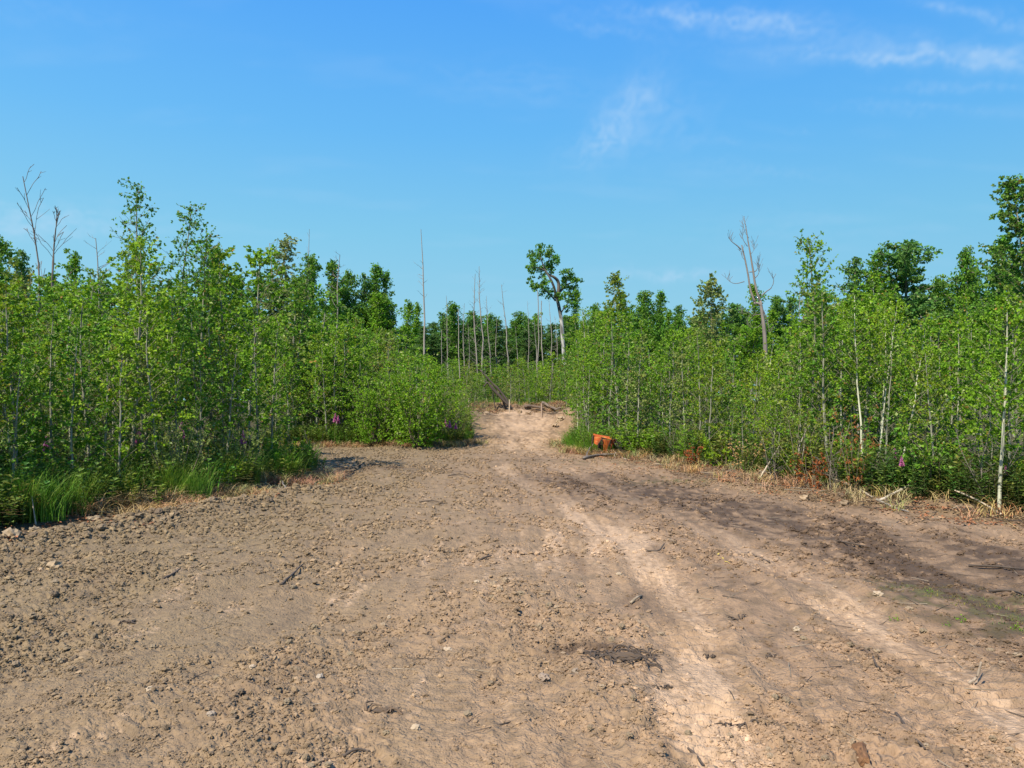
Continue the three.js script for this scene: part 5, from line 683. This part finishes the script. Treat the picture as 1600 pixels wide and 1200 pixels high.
// the orange bucket: a rusted sheet-metal scoop standing on its tip
{
  const foot = hit(944, 713), d = -foot.z, s = d / F, root = new THREE.Group(); root.name = numbered('metal_bucket'); root.position.copy(foot);
  const S = 256, px = new Uint8Array(S * S * 4); for (let j = 0; j < S; j++) for (let i = 0; i < S; i++) { const n = fbm(N1, i / 38, j / 60, 4), m = fbm(N2, i / 9, j / 14, 3), c = lerp3([0.56, 0.120, 0.025], [0.36, 0.085, 0.028], clamp(0.4 + n * 1.2 + m * 0.4)), e = lerp3(c, [0.60, 0.24, 0.07], sstep(0.15, 0.55, fbm(N3, i / 50 + 9, j / 30, 3))); for (let k = 0; k < 3; k++) px[(j * S + i) * 4 + k] = clamp(e[k]) * 255; px[(j * S + i) * 4 + 3] = 255; }
  const t = new THREE.DataTexture(px, S, S); t.wrapS = t.wrapT = THREE.RepeatWrapping; t.magFilter = THREE.LinearFilter; t.needsUpdate = true;
  const rust = new THREE.MeshStandardMaterial({ map: t, roughness: 0.72, metalness: 0.1, side: THREE.DoubleSide }), darkIron = new THREE.MeshStandardMaterial({ color: new THREE.Color().setRGB(0.05, 0.028, 0.02), roughness: 0.8 }); rust.name = 'rusty orange paint'; const rust2 = rust.clone(); rust2.color.setRGB(0.62, 0.55, 0.6); rust2.name = 'dark rust';
  const Q = (x, y, w) => V((x - 944) * s, (713 - y) * s, w);
  const sheet = (name, rows, th, mat) => {                         // rows of points: a bent sheet with thickness
    const g = new THREE.BufferGeometry(), p = [], uv = [], idx = [], m = rows.length, n = rows[0].length;
    for (const o of [0, -th]) rows.forEach((r, j) => r.forEach((q, i) => { p.push(q.x, q.y, q.z + o); uv.push(q.x * 0.8 + 0.3, q.y * 0.8); }));
    const A = m * n; for (let j = 0; j < m - 1; j++) for (let i = 0; i < n - 1; i++) { const a = j * n + i, b = a + 1, c = a + n, e = c + 1; idx.push(a, c, b, b, c, e, A + a, A + b, A + c, A + b, A + e, A + c); }
    const rim = []; for (let i = 0; i < n - 1; i++) rim.push([i, i + 1], [(m - 1) * n + i + 1, (m - 1) * n + i]); for (let j = 0; j < m - 1; j++) rim.push([(j + 1) * n, j * n], [j * n + n - 1, (j + 1) * n + n - 1]); for (const [a, b] of rim) idx.push(a, b, A + a, b, A + b, A + a);
    g.setAttribute('position', new THREE.Float32BufferAttribute(p, 3)); g.setAttribute('uv', new THREE.Float32BufferAttribute(uv, 2)); g.setIndex(idx); const f = g.toNonIndexed(); f.computeVertexNormals(); const o = new THREE.Mesh(f, mat); o.name = name; root.add(o);
  };
  const lerpQ = (a, b, k) => a.clone().lerp(b, k), grid = (tl, tr, bl, br, m, n, bulge = 0) => Array.from({ length: m }, (_, j) => Array.from({ length: n }, (_, i) => { const q = lerpQ(lerpQ(tl, tr, i / (n - 1)), lerpQ(bl, br, i / (n - 1)), j / (m - 1)); q.z += bulge * Math.sin(Math.PI * i / (n - 1)) * (1 - 0.5 * j / (m - 1)); return q; }));
  sheet('side_plate', grid(Q(927.5, 680, 0.02), Q(939.5, 685.5, 0.12), Q(928.5, 694.5, 0.0), Q(933, 697, 0.06), 5, 5, 0.03), 0.02, rust);
  sheet('front_plate', grid(Q(941, 687.5, 0.14), Q(953, 688.5, 0.16), Q(943, 707, 0.04), Q(948, 705, 0.06), 5, 5, 0.02), 0.02, rust);
  sheet('shell', Array.from({ length: 7 }, (_, j) => Array.from({ length: 9 }, (_, i) => { const v = j / 6, u = i / 8, a = u * 2.0, x = mix(953.5, mix(967, 952, v), Math.sin(Math.min(a, 1.57))), y = mix(mix(688.5, 684, u), mix(705, 709, u), v); return Q(x, y, 0.15 - 0.42 * (1 - Math.cos(a)) * (1 - 0.6 * v)); })), 0.02, rust2);
  sheet('back_plate', grid(Q(929, 680, -0.05), Q(962, 685.5, -0.38), Q(936, 702, -0.1), Q(950, 708, -0.15), 5, 5), 0.02, darkIron);
  sheet('lip', grid(Q(926.5, 679, 0.05), Q(954, 684, 0.19), Q(927, 681.5, 0.05), Q(954, 688, 0.19), 2, 6, 0.0), 0.03, rust);
  sheet('tip', grid(Q(942.5, 705.5, 0.06), Q(949, 704.5, 0.07), Q(944.5, 712.5, 0.03), Q(946.5, 711.5, 0.03), 3, 3), 0.025, rust);
  const bar = (name, a, b, r) => { const g = new GB(); g.tube([a, lerpQ(a, b, 0.5), b], () => r, 6, () => [1, 1, 1]); const o = g.build(name, darkIron, root, true); };
  bar('brace', Q(940, 687.5, 0.17), Q(934.5, 695, 0.11), 0.02); bar('brace', Q(934.5, 695, 0.11), Q(933.8, 704, 0.08), 0.014); bar('brace', Q(934.5, 695.5, 0.11), Q(941, 696, 0.11), 0.01); bar('rib', Q(953.3, 688.5, 0.185), Q(948.3, 705, 0.085), 0.018);
  bar('rim', Q(926.6, 683, 0.03), Q(925.4, 695, 0.0), 0.026);
  { const g = new GB(); g.tube(Array.from({ length: 7 }, (_, i) => Q(962 + 5 * Math.sin(i / 6 * 3.1), 685.4 + i * 0.9, -0.05 - 0.05 * i)), () => 0.022, 6, () => [1, 1, 1]); g.build('rim', darkIron, root, true); }
  tag(root, 'rusty orange sheet-metal bucket standing on its tip at the thicket edge', 'bucket'); shade(root); scene.add(root);
}
renderer.render(scene, camera);
